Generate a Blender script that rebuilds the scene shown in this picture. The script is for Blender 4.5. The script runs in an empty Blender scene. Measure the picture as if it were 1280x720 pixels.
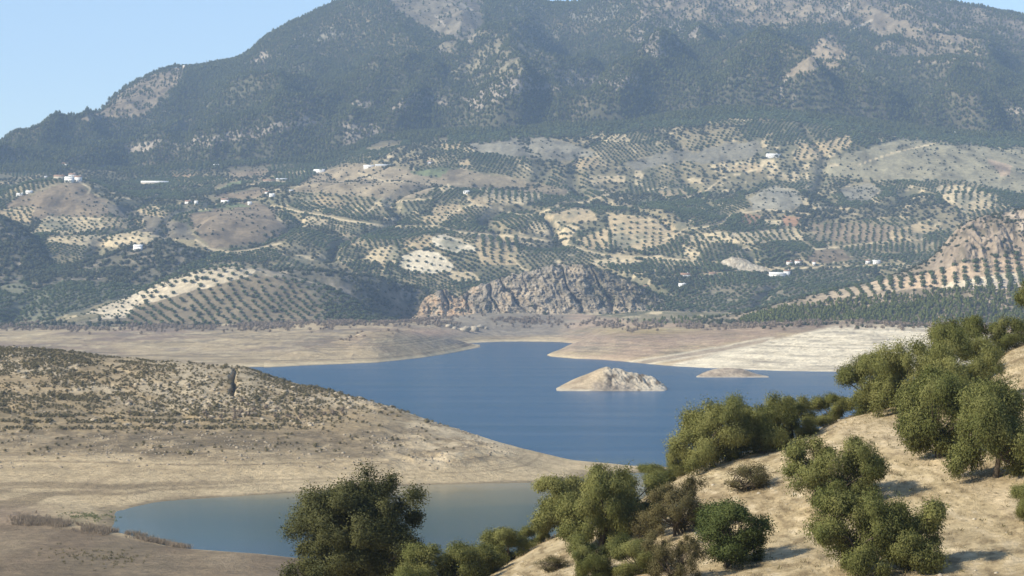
import bpy, math, random
import numpy as np
from mathutils import Vector

# ------------------------------------------------------------------ basics
F = 2389.0            # focal length in units of the 1280 px wide photograph (30 degree lens)
HC = 60.0             # camera height above the reservoir
rng = np.random.default_rng(7)
random.seed(7)
scene = bpy.context.scene
COL = scene.collection

def zof(py, D): return HC - (py - 360.0) * D / F
def pyof(z, D): return 360.0 + (HC - z) * F / D
def pxof(x, D): return 640.0 + x * F / D
def xof(px, D): return (px - 640.0) * D / F
def wD(py): return HC * F / (py - 360.0)

# ------------------------------------------------------------------ noise
def _hash(ix, iy, s):
    h = (ix.astype(np.int64) * 374761393 + iy.astype(np.int64) * 668265263 + s * 144269504) & 0xFFFFFFFF
    h = ((h ^ (h >> 13)) * 1274126177) & 0xFFFFFFFF
    h = h ^ (h >> 16)
    return h
def perlin(x, y, s=0):
    x = np.asarray(x, float); y = np.asarray(y, float)
    ix = np.floor(x); iy = np.floor(y)
    fx = x - ix; fy = y - iy
    u = fx*fx*fx*(fx*(fx*6-15)+10); v = fy*fy*fy*(fy*(fy*6-15)+10)
    ix = ix.astype(np.int64); iy = iy.astype(np.int64)
    def g(dx, dy):
        a = _hash(ix+dx, iy+dy, s) * (2*math.pi/4294967296.0)
        return np.cos(a)*(fx-dx) + np.sin(a)*(fy-dy)
    a = g(0,0); b = g(1,0); c = g(0,1); d = g(1,1)
    return ((a*(1-u)+b*u)*(1-v) + (c*(1-u)+d*u)*v) * 1.5
def fbm(x, y, sc, octv=4, s=0, gain=0.5):
    r = 0; a = 1.0; t = 0
    for k in range(octv):
        r = r + a*perlin(x/sc, y/sc, s+k*17); t += a
        a *= gain; sc = sc*0.5
    return r/t
def ridged(x, y, sc, octv=4, s=0, gain=0.5):
    r = 0; a = 1.0; t = 0
    for k in range(octv):
        r = r + a*(1-np.abs(perlin(x/sc, y/sc, s+k*17))*2); t += a
        a *= gain; sc = sc*0.5
    return r/t
def sstep(a, b, x):
    t = np.clip((x-a)/(b-a), 0, 1); return t*t*(3-2*t)
def mix(a, b, t):
    t = np.asarray(t)[..., None]; return a*(1-t) + np.asarray(b)*t
def inpoly(px, py, poly):
    poly = np.asarray(poly, float)
    res = np.zeros(px.shape, bool)
    x0, y0 = poly.min(0); x1, y1 = poly.max(0)
    m = (px >= x0) & (px <= x1) & (py >= y0) & (py <= y1)
    if not m.any(): return res
    qx = px[m]; qy = py[m]; c = np.zeros(qx.shape, bool)
    n = len(poly)
    for i in range(n):
        ax, ay = poly[i]; bx, by = poly[(i+1) % n]
        if ay == by: continue
        k = ((ay > qy) != (by > qy)) & (qx < (bx-ax)*(qy-ay)/(by-ay)+ax)
        c ^= k
    res[m] = c
    return res
def distline(px, py, pts, ky=1.0):
    d = np.full(px.shape, 1e9)
    for (ax, ay), (bx, by) in zip(pts[:-1], pts[1:]):
        vx, vy = bx-ax, (by-ay)*ky
        wx, wy = px-ax, (py-ay)*ky
        t = np.clip((wx*vx+wy*vy)/(vx*vx+vy*vy+1e-9), 0, 1)
        d = np.minimum(d, np.hypot(wx-t*vx, wy-t*vy))
    return d

# ------------------------------------------------------------------ interpolation
def pchip(xk, yk, x):
    xk = np.asarray(xk, float); yk = np.asarray(yk, float)
    if len(xk) == 1: return np.full(np.shape(x), yk[0])
    h = np.diff(xk); d = np.diff(yk)/h
    m = np.zeros(len(xk)); m[0] = d[0]; m[-1] = d[-1]
    for i in range(1, len(xk)-1):
        if d[i-1]*d[i] > 0:
            w1 = 2*h[i]+h[i-1]; w2 = h[i]+2*h[i-1]
            m[i] = (w1+w2)/(w1/d[i-1]+w2/d[i])
    x = np.clip(x, xk[0], xk[-1])
    i = np.clip(np.searchsorted(xk, x, side='right')-1, 0, len(xk)-2)
    t = (x-xk[i])/h[i]
    return ((2*t**3-3*t**2+1)*yk[i] + (t**3-2*t**2+t)*h[i]*m[i]
            + (-2*t**3+3*t**2)*yk[i+1] + (t**3-t**2)*h[i]*m[i+1])
def pchip_rows(V, t):
    V = np.asarray(V); K = len(V)
    d = np.diff(V, axis=0)
    m = np.zeros_like(V); m[0] = d[0]; m[-1] = d[-1]
    if K > 2:
        a, b = d[:-1], d[1:]
        ok = a*b > 0
        m[1:-1] = np.where(ok, 2*a*b/np.where(ok, a+b, 1), 0)
    i = np.clip(t.astype(int), 0, K-2); u = (t-i)[:, None]
    return ((2*u**3-3*u**2+1)*V[i] + (u**3-2*u**2+u)*m[i] + (-2*u**3+3*u**2)*V[i+1] + (u**3-u**2)*m[i+1])

# ------------------------------------------------------------------ object helpers
def tag(o, label=None, cat=None, group=None, kind=None):
    if label: o['label'] = label
    if cat: o['category'] = cat
    if group: o['group'] = group
    if kind: o['kind'] = kind
    return o
def mesh_np(name, V, Fq, mat=None, smooth=False, attrs=None, mats=None, midx=None):
    me = bpy.data.meshes.new(name)
    V = np.asarray(V, np.float32); Fq = np.asarray(Fq, np.int32)
    n, k = Fq.shape
    me.vertices.add(len(V)); me.vertices.foreach_set('co', V.ravel())
    me.loops.add(n*k); me.loops.foreach_set('vertex_index', Fq.ravel())
    me.polygons.add(n)
    me.polygons.foreach_set('loop_start', np.arange(0, n*k, k, dtype=np.int32))
    me.polygons.foreach_set('loop_total', np.full(n, k, np.int32))
    if smooth: me.polygons.foreach_set('use_smooth', np.ones(n, bool))
    for mm in (mats or ([mat] if mat else [])): me.materials.append(mm)
    if midx is not None: me.polygons.foreach_set('material_index', np.asarray(midx, np.int32))
    for an, av in (attrs or {}).items():
        av = np.asarray(av, np.float32)
        if av.ndim == 2:
            a = me.attributes.new(an, 'FLOAT_COLOR', 'POINT')
            c = np.ones((len(av), 4), np.float32); c[:, :3] = av
            a.data.foreach_set('color', c.ravel())
        else:
            a = me.attributes.new(an, 'FLOAT', 'POINT'); a.data.foreach_set('value', av)
    me.update(calc_edges=True); me.validate()
    return me
def link(name, me, parent=None, loc=(0,0,0), rz=0, sc=1):
    o = bpy.data.objects.new(name, me); COL.objects.link(o)
    o.parent = parent; o.location = loc; o.rotation_euler = (0,0,rz)
    o.scale = (sc,)*3 if np.isscalar(sc) else sc
    return o
def empty(name, loc, rz=0, sc=1): return link(name, None, None, loc, rz, sc)

# ------------------------------------------------------------------ materials
def newmat(name):
    m = bpy.data.materials.new(name); m.use_nodes = True
    nt = m.node_tree; b = nt.nodes['Principled BSDF']
    b.inputs['Roughness'].default_value = 0.95
    b.inputs['Specular IOR Level'].default_value = 0.15
    return m, nt, b
def N(nt, t, **kw):
    n = nt.nodes.new(t)
    for k, v in kw.items(): setattr(n, k, v)
    return n
def noise_node(nt, scale, detail=4, rough=0.6, dims='3D'):
    n = N(nt, 'ShaderNodeTexNoise'); n.inputs['Scale'].default_value = scale
    n.inputs['Detail'].default_value = detail; n.inputs['Roughness'].default_value = rough
    return n
def ground_mat(name, scales, strength=0.5, bump=0.5, bscale=1.0, bdist=0.3):
    """albedo from the surveyed land cover attribute, broken up by noise at the given scales (per metre)"""
    m, nt, b = newmat(name)
    at = N(nt, 'ShaderNodeAttribute', attribute_name='Col')
    tc = N(nt, 'ShaderNodeTexCoord')
    col = at.outputs['Color']
    for s in scales:
        n = noise_node(nt, s, 5, 0.65); nt.links.new(tc.outputs['Object'], n.inputs['Vector'])
        mr = N(nt, 'ShaderNodeMapRange'); mr.inputs['From Min'].default_value = 0.3; mr.inputs['From Max'].default_value = 0.7
        mr.inputs['To Min'].default_value = 1-strength*0.5; mr.inputs['To Max'].default_value = 1+strength*0.5
        nt.links.new(n.outputs['Fac'], mr.inputs['Value'])
        vm = N(nt, 'ShaderNodeVectorMath', operation='SCALE')
        nt.links.new(col, vm.inputs[0]); nt.links.new(mr.outputs[0], vm.inputs['Scale'])
        col = vm.outputs[0]
    nt.links.new(col, b.inputs['Base Color'])
    n = noise_node(nt, bscale, 8, 0.7); nt.links.new(tc.outputs['Object'], n.inputs['Vector'])
    bp = N(nt, 'ShaderNodeBump'); bp.inputs['Strength'].default_value = bump; bp.inputs['Distance'].default_value = bdist
    nt.links.new(n.outputs['Fac'], bp.inputs['Height']); nt.links.new(bp.outputs[0], b.inputs['Normal'])
    return m
def leaf_mat(name, c1, c2, trans=0.25, rnd=0.35):
    m, nt, b = newmat(name)
    at = N(nt, 'ShaderNodeAttribute', attribute_name='tone')
    oi = N(nt, 'ShaderNodeObjectInfo')
    mr = N(nt, 'ShaderNodeMapRange'); mr.inputs['To Min'].default_value = -rnd; mr.inputs['To Max'].default_value = rnd
    nt.links.new(oi.outputs['Random'], mr.inputs['Value'])
    ad = N(nt, 'ShaderNodeMath', operation='ADD', use_clamp=True)
    nt.links.new(at.outputs['Fac'], ad.inputs[0]); nt.links.new(mr.outputs[0], ad.inputs[1])
    mx = N(nt, 'ShaderNodeMix', data_type='RGBA')
    mx.inputs['A'].default_value = (*c1, 1); mx.inputs['B'].default_value = (*c2, 1)
    nt.links.new(ad.outputs[0], mx.inputs['Factor'])
    nt.links.new(mx.outputs['Result'], b.inputs['Base Color'])
    b.inputs['Roughness'].default_value = 0.7; b.inputs['Specular IOR Level'].default_value = 0.2
    if trans > 0:
        tr = N(nt, 'ShaderNodeBsdfTranslucent'); nt.links.new(mx.outputs['Result'], tr.inputs['Color'])
        ms = N(nt, 'ShaderNodeMixShader'); ms.inputs[0].default_value = trans
        nt.links.new(b.outputs[0], ms.inputs[1]); nt.links.new(tr.outputs[0], ms.inputs[2])
        nt.links.new(ms.outputs[0], nt.nodes['Material Output'].inputs['Surface'])
    return m
def plain_mat(name, c, c2=None, scale=1.0, rough=0.9):
    m, nt, b = newmat(name)
    tc = N(nt, 'ShaderNodeTexCoord'); n = noise_node(nt, scale, 5)
    nt.links.new(tc.outputs['Object'], n.inputs['Vector'])
    cr = N(nt, 'ShaderNodeValToRGB'); cr.color_ramp.elements[0].position = 0.35; cr.color_ramp.elements[1].position = 0.65
    cr.color_ramp.elements[0].color = (*c, 1); cr.color_ramp.elements[1].color = (*(c2 or [v*0.8 for v in c]), 1)
    nt.links.new(n.outputs['Fac'], cr.inputs[0]); nt.links.new(cr.outputs[0], b.inputs['Base Color'])
    b.inputs['Roughness'].default_value = rough
    return m

M_hill = ground_mat('dry_hillside', (0.35, 2.2), 0.5, 0.9, 1.6, 0.25)
M_shore = ground_mat('shore_soil', (0.08, 0.5), 0.5, 0.9, 0.35, 1.2)
M_mid = ground_mat('farmland', (0.02, 0.15), 0.5, 0.8, 0.08, 4.0)
M_rock = ground_mat('crag_rock', (0.05, 0.25), 0.7, 1.0, 0.12, 5.0)
M_mount = ground_mat('mountain_soil', (0.01, 0.06), 0.6, 0.8, 0.05, 8.0)
M_olive = leaf_mat('olive_leaves', (0.118, 0.132, 0.038), (0.262, 0.252, 0.088), 0.35, 0.22)
M_oak = leaf_mat('holm_oak_leaves', (0.050, 0.058, 0.020), (0.118, 0.116, 0.042), 0.25, 0.1)
M_bush = leaf_mat('mastic_leaves', (0.062, 0.084, 0.024), (0.135, 0.155, 0.046), 0.3, 0.1)
M_dry = leaf_mat('dry_twigs', (0.085, 0.080, 0.032), (0.165, 0.135, 0.06), 0.2, 0.1)
M_folive = leaf_mat('grove_leaves', (0.060, 0.084, 0.034), (0.120, 0.145, 0.060), 0.2, 0.35)
M_pine = leaf_mat('pine_needles', (0.052, 0.066, 0.020), (0.135, 0.145, 0.046), 0.2, 0.4)
M_ypine = leaf_mat('young_pine_needles', (0.080, 0.100, 0.024), (0.165, 0.180, 0.050), 0.2, 0.3)
M_foak = leaf_mat('far_oak_leaves', (0.040, 0.050, 0.022), (0.098, 0.104, 0.048), 0.15, 0.35)
M_scrub = leaf_mat('scrub_leaves', (0.105, 0.092, 0.044), (0.235, 0.195, 0.10), 0.2, 0.45)
M_bare = leaf_mat('leafless_twigs', (0.165, 0.128, 0.092), (0.27, 0.212, 0.155), 0.1, 0.3)
M_reed = leaf_mat('dry_reeds', (0.19, 0.15, 0.105), (0.30, 0.235, 0.165), 0.2, 0.2)
M_green = leaf_mat('green_sedge', (0.11, 0.13, 0.05), (0.19, 0.20, 0.085), 0.2, 0.2)
M_grass = leaf_mat('dry_grass', (0.27, 0.21, 0.12), (0.46, 0.38, 0.24), 0.3, 0.2)
M_bark = plain_mat('bark', (0.11, 0.085, 0.06), (0.06, 0.048, 0.036), 6)
M_white = plain_mat('limewashed_wall', (0.80, 0.78, 0.74), (0.72, 0.70, 0.66), 0.4)
M_cream = plain_mat('stone_wall', (0.52, 0.45, 0.35), (0.44, 0.38, 0.29), 0.6)
M_tile = plain_mat('clay_tiles', (0.32, 0.20, 0.13), (0.25, 0.16, 0.11), 0.8)
M_sheet = plain_mat('sheet_roof', (0.55, 0.56, 0.57), (0.48, 0.49, 0.50), 0.5)
M_glass = plain_mat('dark_opening', (0.03, 0.03, 0.035), (0.02, 0.02, 0.025), 1.0, 0.3)
M_wood = plain_mat('weathered_wood', (0.16, 0.12, 0.09), (0.11, 0.085, 0.065), 3)
M_steel = plain_mat('galvanised_steel', (0.35, 0.36, 0.37), (0.28, 0.29, 0.30), 2, 0.5)
M_boulder = plain_mat('pale_limestone', (0.46, 0.40, 0.30), (0.27, 0.23, 0.17), 0.3)

# ------------------------------------------------------------------ land sheets
LAYERS = []
class Sheet: pass
def sheet(name, px0, px1, dpx, lines, nrows, disp, colour, mat, lateral=None, fan=0.0):
    """a stretch of land; every line is a surveyed contour (photo column, photo row or height, distance)"""
    s = Sheet(); s.name = name
    pxc = np.arange(px0, px1+dpx*0.5, dpx)
    Ds, Zs = [], []
    for mode, pts in lines:
        p = [q[0] for q in pts]
        if mode == 'y':  D = [q[2] for q in pts]; z = [zof(q[1], q[2]) for q in pts]
        elif mode == 'z': D = [q[2] for q in pts]; z = [q[1] for q in pts]
        else: D = [wD(q[1]) for q in pts]; z = [0.0]*len(pts)
        Ds.append(pchip(p, D, pxc)); Zs.append(pchip(p, z, pxc))
    Ds = np.maximum.accumulate(np.array(Ds) + np.arange(len(Ds))[:, None]*0.01, axis=0); Zs = np.array(Zs)
    t = np.concatenate([[0.0]] + [k + np.arange(1, n+1)/n for k, n in enumerate(nrows)])
    D = pchip_rows(Ds, t); Z = pchip_rows(Zs, t)
    PX = np.broadcast_to(pxc, D.shape).copy(); T = np.broadcast_to(t[:, None], D.shape)
    X = xof(PX, np.maximum(D, fan)); Y = D.copy()
    Z = Z + disp(X, Y, Z, T, PX)
    s.px0, s.dpx, s.D, s.Z = px0, dpx, D, Z
    if lateral is not None:
        dx, dy = lateral(X, Y, Z, T, PX); X = X+dx; Y = Y+dy
    PXp = pxof(X, Y); PYp = pyof(Z, Y)
    s.PX, s.PY, s.T = PXp, PYp, T
    gz = np.gradient(Z, axis=0)/np.maximum(np.gradient(D, axis=0), 0.02)
    s.col = np.clip(colour(X, Y, Z, T, PXp, PYp, gz), 0.01, 0.85)
    R, C = D.shape
    i = np.arange(R*C).reshape(R, C)
    q = np.stack([i[:-1,:-1], i[:-1,1:], i[1:,1:], i[1:,:-1]], -1).reshape(-1, 4)
    me = mesh_np(name, np.stack([X, Y, Z], -1).reshape(-1, 3), q, mat, True, {'Col': s.col.reshape(-1, 3)})
    s.obj = link(name, me); tag(s.obj, kind='structure')
    LAYERS.append(s)
    return s
def lookup(s, px, D):
    """height of sheet s under photo column px at distance D (nan off the sheet)"""
    px = np.asarray(px, float); D = np.asarray(D, float)
    out = np.full(px.shape, np.nan)
    c = np.rint((px-s.px0)/s.dpx).astype(int)
    ok = (c >= 0) & (c < s.D.shape[1])
    order = np.argsort(c, kind='stable'); cs = c[order]
    lo = np.searchsorted(cs, np.arange(s.D.shape[1])); hi = np.searchsorted(cs, np.arange(s.D.shape[1]), side='right')
    for k in range(s.D.shape[1]):
        if hi[k] > lo[k]:
            idx = order[lo[k]:hi[k]]
            out[idx] = np.interp(D[idx], s.D[:, k], s.Z[:, k], left=np.nan, right=np.nan)
    return out
def at_pixel(s, px, py, dmin=0):
    """the point of sheet s seen at a photo pixel (first hit going away)"""
    c = int(round((px-s.px0)/s.dpx)); D = s.D[:, c]; y = pyof(s.Z[:, c], D)
    ok = np.where((y <= py) & (D > dmin))[0]
    k = ok[0] if len(ok) else int(np.argmin(np.where(D > dmin, y, 1e9)))
    if k > 0 and len(ok) and y[k-1] > py:
        f = (y[k-1]-py)/(y[k-1]-y[k]); d = D[k-1]+f*(D[k]-D[k-1]); z = s.Z[k-1, c]+f*(s.Z[k, c]-s.Z[k-1, c])
    else: d, z = D[k], s.Z[k, c]
    return np.array([xof(px, d), d, z])

tan = np.array((0.43, 0.335, 0.195)); pale = np.array((0.54, 0.435, 0.265)); white = np.array((0.64, 0.555, 0.40))
brown = np.array((0.225, 0.172, 0.108)); red = np.array((0.33, 0.19, 0.105)); grey = np.array((0.265, 0.24, 0.175))
meadow = np.array((0.17, 0.19, 0.09)); scrubg = np.array((0.17, 0.145, 0.10)); darkg = np.array((0.105, 0.105, 0.07))
beach = np.array((0.42, 0.325, 0.195)); mud = np.array((0.21, 0.152, 0.108)); rockc = np.array((0.28, 0.24, 0.185))

# ---- foreground hillside ------------------------------------------------
def d_hill(X, Y, Z, T, PX):
    near = sstep(20, 60, Y)
    return near*(0.40*fbm(X, Y, 18, 3, 3) + 0.12*fbm(X, Y*0.6, 2.2, 3, 9)) * (1-sstep(150, 330, Y)*0.2)
def c_hill(X, Y, Z, T, PX, PY, g):
    n = fbm(X*0.7+Z, Y, 5, 4, 11); n2 = fbm(X+2*Z, Y*0.5, 1.1, 3, 21); n3 = fbm(X, Y, 11, 3, 5)
    c = mix(np.broadcast_to(np.array((0.40, 0.312, 0.182)), X.shape+(3,)), (0.48, 0.385, 0.235), sstep(-0.1, 0.4, n))
    c = mix(c, (0.30, 0.228, 0.135), 0.6*sstep(0.05, 0.4, n3))
    c = mix(c, (0.57, 0.465, 0.31), 0.6*sstep(0.12, 0.4, n2))
    c = mix(c, (0.20, 0.15, 0.085), 0.8*sstep(0.1, 0.38, -n2))
    trk = distline(PX, PY, [(1290, 640), (1200, 590), (1110, 545), (1040, 525)], 2.0)
    c = mix(c, (0.52, 0.41, 0.26), 0.55*(1-sstep(14, 34, trk+8*n)))
    return c
A = sheet('hillside', -1500, 2600, 2.0, [
    ('z', [(-320, 58, -60), (1620, 58, -60)]),
    ('z', [(-320, 58, 2), (1620, 58, 2)]),
    ('z', [(-320, 50, 40), (300, 50, 40), (640, 50, 40), (1000, 50, 40), (1620, 52, 40)]),
    ('y', [(-320, 1040, 90), (300, 960, 90), (480, 900, 88), (640, 760, 96), (900, 735, 90), (1280, 728, 84), (1620, 690, 80)]),
    ('y', [(-320, 990, 105), (300, 880, 108), (480, 800, 108), (620, 730, 108), (740, 700, 108), (850, 660, 110), (960, 632, 110), (1100, 600, 108), (1280, 560, 110), (1620, 500, 110)]),
    ('y', [(-320, 960, 118), (300, 830, 122), (480, 762, 120), (560, 742, 118), (612, 716, 118), (700, 671, 121), (760, 651, 122), (830, 613, 124), (870, 590, 126), (940, 566, 128),
           (1000, 546, 130), (1060, 522, 132), (1130, 500, 136), (1180, 484, 140), (1235, 456, 148), (1280, 428, 152), (1400, 385, 165), (1620, 330, 175)]),
    ('z', [(-320, 22, 150), (300, 27, 160), (480, 31, 160), (620, 34, 160), (760, 36, 164), (870, 40, 168), (1000, 43, 172), (1130, 46, 178), (1280, 49, 195), (1620, 58, 215)]),
    ('z', [(-320, 12, 230), (480, 13, 230), (760, 16, 240), (1000, 20, 250), (1280, 26, 270), (1620, 36, 290)]),
    ('z', [(-320, 5, 340), (420, 4, 345), (520, -3, 350), (760, -8, 380), (1620, -10, 500)]),
], (6, 8, 30, 60, 90, 50, 30, 25), d_hill, c_hill, M_hill, fan=70.0)

# ---- peninsula, inlet and near bank ------------------------------------
def d_pen(X, Y, Z, T, PX):
    up = sstep(0.5, 9, Z); back = 1-sstep(7.2, 8.0, T)*0.5
    d = up*back*(2.2*fbm(X, Y, 60, 4, 31) + 1.0*fbm(X, Y, 16, 4, 37)-1.1*np.exp(-(perlin(X/30+0.02*Y, Y/140, 38)/0.10)**2)*sstep(8, 14, Z))
    rk = sstep(0.05, 0.35, fbm(X, Y, 70, 3, 44))*sstep(10, 18, Z)*(1-sstep(7.6, 8.2, T))
    d += rk*1.7*ridged(X, Y*0.7, 14, 4, 41)
    d += sstep(430, 540, PX)*sstep(2, 6, Z)*(1-sstep(7.4, 8.0, T))*(1.6*ridged(X+0.5*Y, Y*0.8, 17, 4, 43)-0.6)
    d += (1-up)*0.12*fbm(X, Y, 18, 4, 33)
    crag = sstep(14, 19, Z)*np.exp(-((PX-250)/90)**2)*(1-sstep(7.7, 8.3, T))
    d += crag*1.6*ridged(X, Y, 9, 4, 47)
    py = pyof(Z, Y)
    cl = np.exp(-(((PX-292)-2.0*np.sin(py*0.33))/(2.2+1.6*np.clip(perlin(py/9, py*0, 49), -0.6, 1)))**2)*sstep(458, 464, py)*(1-sstep(488, 497, py))
    d -= 7*cl
    return d
def c_pen(X, Y, Z, T, PX, PY, g):
    n = fbm(X, Y*0.6, 55, 5, 51); n2 = fbm(X, Y*0.6, 9, 4, 53); st = fbm(X*0.04, Z*1.0+0.12*n2*8, 1.5, 4, 57)
    c = np.broadcast_to(beach, X.shape+(3,))
    c = mix(c, (0.48, 0.375, 0.23), 0.5*sstep(-0.1, 0.5, st))
    c = mix(c, (0.25, 0.19, 0.12), 0.55*sstep(0.1, 0.55, -st))
    lower = 1-sstep(1.0, 4.5, Z)
    rg = perlin(Z*2.6+0.35*n, X*0.004, 59); c = mix(c, (0.225, 0.17, 0.10), 0.75*sstep(0.05, 0.3, rg+0.2*n2)*sstep(0.8, 1.4, Z)*(1-sstep(9.5, 11, Z)))
    c = mix(c, (0.46, 0.365, 0.225), 0.5*lower*sstep(180, 330, PX))
    gravel = sstep(5.6, 6.6, Z+0.5*n)*sstep(-0.75, -0.05, n2+0.3*n+0.6*st)*(1-sstep(520, 640, PX)*0.5)*sstep(-40, 160, PX+700*(Z-6.5)*0.1)
    c = mix(c, mix(np.broadcast_to(np.array((0.15, 0.115, 0.07)), X.shape+(3,)), (0.33, 0.255, 0.155), sstep(0.0, 0.4, st+0.5*n2)), 0.85*gravel)
    veg = sstep(9.2, 11, Z+1.2*n2)
    c = mix(c, mix(np.broadcast_to(np.array((0.33, 0.25, 0.145)), X.shape+(3,)), (0.215, 0.168, 0.095), sstep(-0.2, 0.4, n)), 0.85*veg*(1-sstep(440, 620, PX+120*n)))
    rk = sstep(0.0, 0.3, fbm(X, Y, 70, 3, 44)+0.5*n2)*sstep(12, 18, Z)
    rk = np.maximum(rk, np.exp(-((PX-255)/95)**2)*sstep(12, 16, Z)*sstep(-0.3, 0.3, n2+0.2))
    c = mix(c, mix(np.broadcast_to(np.array((0.45, 0.37, 0.25)), X.shape+(3,)), (0.24, 0.195, 0.13), sstep(0.05, 0.35, -n2)), 0.8*rk)
    tip = sstep(430, 560, PX)*sstep(2, 5, Z)
    c = mix(c, (0.52, 0.425, 0.285), 0.7*tip*sstep(-0.3, 0.3, n2+n))
    c = mix(c, (0.22, 0.175, 0.115), 0.75*tip*sstep(0.05, 0.35, -n2))
    # muddy head of the inlet and brown near bank
    m = (1-sstep(60, 210, PX+25*n2))*(1-sstep(3.0, 4.6, T))*sstep(0.5, 1.2, T)
    c = mix(c, mud, 0.75*m*sstep(-0.4, 0.2, n))
    bank = 1-sstep(1.9, 2.3, T)
    bc = mix(mix(np.broadcast_to(np.array((0.190, 0.140, 0.088)), X.shape+(3,)), (0.265, 0.203, 0.128), sstep(-0.1, 0.45, fbm(X, Y*0.25, 26, 5, 63))), (0.19, 0.15, 0.095), 0.6*sstep(0.1, 0.5, fbm(X, Y*0.3, 34, 4, 65)))
    c = mix(c, bc, bank)
    c = mix(c, (0.17, 0.135, 0.085), 0.75*(1-sstep(0.05, 0.4, Z+0.15*n2))*(T > 3))
    gr = np.exp(-((PX-115)/45)**2-((PY-648)/8)**2)*sstep(-0.2, 0.3, n2)
    c = mix(c, (0.13, 0.14, 0.06), 0.6*gr)
    return c
B = sheet('peninsula', -330, 960, 1.3, [
    ('z', [(-330, 16, 250), (300, 14, 250), (480, 6, 260), (560, -4, 270), (960, -6, 300)]),
    ('y', [(-330, 735, 355), (0, 728, 362), (250, 730, 362), (400, 735, 362), (520, 790, 340), (960, 790, 350)]),
    ('y', [(-330, 640, 515), (-100, 650, 498), (0, 655.5, 484), (100, 663.5, 468), (230, 686, 436), (300, 691, 430), (370, 698, 424), (450, 706, 416), (560, 722, 404), (960, 765, 370)]),
    ('z', [(-330, 3.4, 530), (-100, 2.2, 512), (0, 1.2, 500), (70, 0.7, 488), (110, 0.35, 480), (150, -0.15, 476), (230, -0.8, 448), (370, -0.9, 436), (960, -1.5, 410)]),
    ('z', [(-330, 4.6, 560), (-100, 2.8, 540), (0, 1.7, 526), (80, 0.9, 510), (130, 0.25, 503), (180, -0.9, 505), (300, -3, 505), (960, -4, 510)]),
    ('z', [(-330, 5.6, 585), (-100, 3.6, 570), (0, 2.3, 552), (80, 1.0, 532), (140, 0.0, 517), (200, 0, 536), (300, 0, 551), (400, 0, 564), (530, 0, 582), (620, 0, 587.5), (680, 0, 590), (730, 0, 604), (780, 0, 617), (830, 0, 625), (850, 0, 629), (870, -0.8, 632), (960, -4, 640)]),
    ('y', [(-330, 570, 615), (0, 580, 600), (300, 574, 602), (450, 572, 608), (560, 570, 618), (640, 577, 628), (690, 582, 634), (720, 583.5, 635), (760, 585.5, 632), (800, 586.4, 630), (850, 587, 631), (870, 590, 634), (960, 600, 650)]),
    ('y', [(-330, 540, 660), (0, 548, 652), (300, 550, 652), (450, 549, 655), (560, 552, 658), (640, 566, 652), (690, 575, 652), (720, 579.5, 645), (760, 582.3, 640), (800, 584.6, 634), (850, 586.3, 633), (870, 590, 640), (960, 600, 660)]),
    ('y', [(-330, 488, 745), (0, 497, 735), (200, 500, 730), (300, 505, 722), (400, 517, 705), (460, 523, 698), (520, 533, 690), (600, 550, 676), (660, 566, 664), (720, 577, 652), (760, 580.4, 645), (800, 583.5, 637), (850, 585.6, 635), (870, 590, 650), (960, 600, 670)]),
    ('y', [(-330, 425, 880), (-100, 430, 872), (0, 434.5, 865), (60, 438, 858), (100, 443, 850), (200, 451, 830), (260, 456, 815), (300, 459, 806), (340, 471, 795), (400, 485, 770), (460, 500, 742),
           (520, 520, 718), (600, 545, 692), (660, 562, 677), (720, 575.4, 657), (760, 579.2, 648), (800, 582.6, 639), (850, 585, 636.5), (870, 590, 660), (960, 600, 680)]),
    ('z', [(-330, 18, 1010), (0, 14, 980), (300, 7, 900), (460, 3, 820), (600, -1, 730), (720, -3, 690), (960, -6, 720)]),
    ('z', [(-330, -5, 1250), (0, -5, 1200), (300, -5, 1050), (600, -6, 820), (960, -8, 800)]),
], (10, 40, 12, 14, 14, 40, 34, 50, 70, 24, 10), d_pen, c_pen, M_shore)

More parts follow.
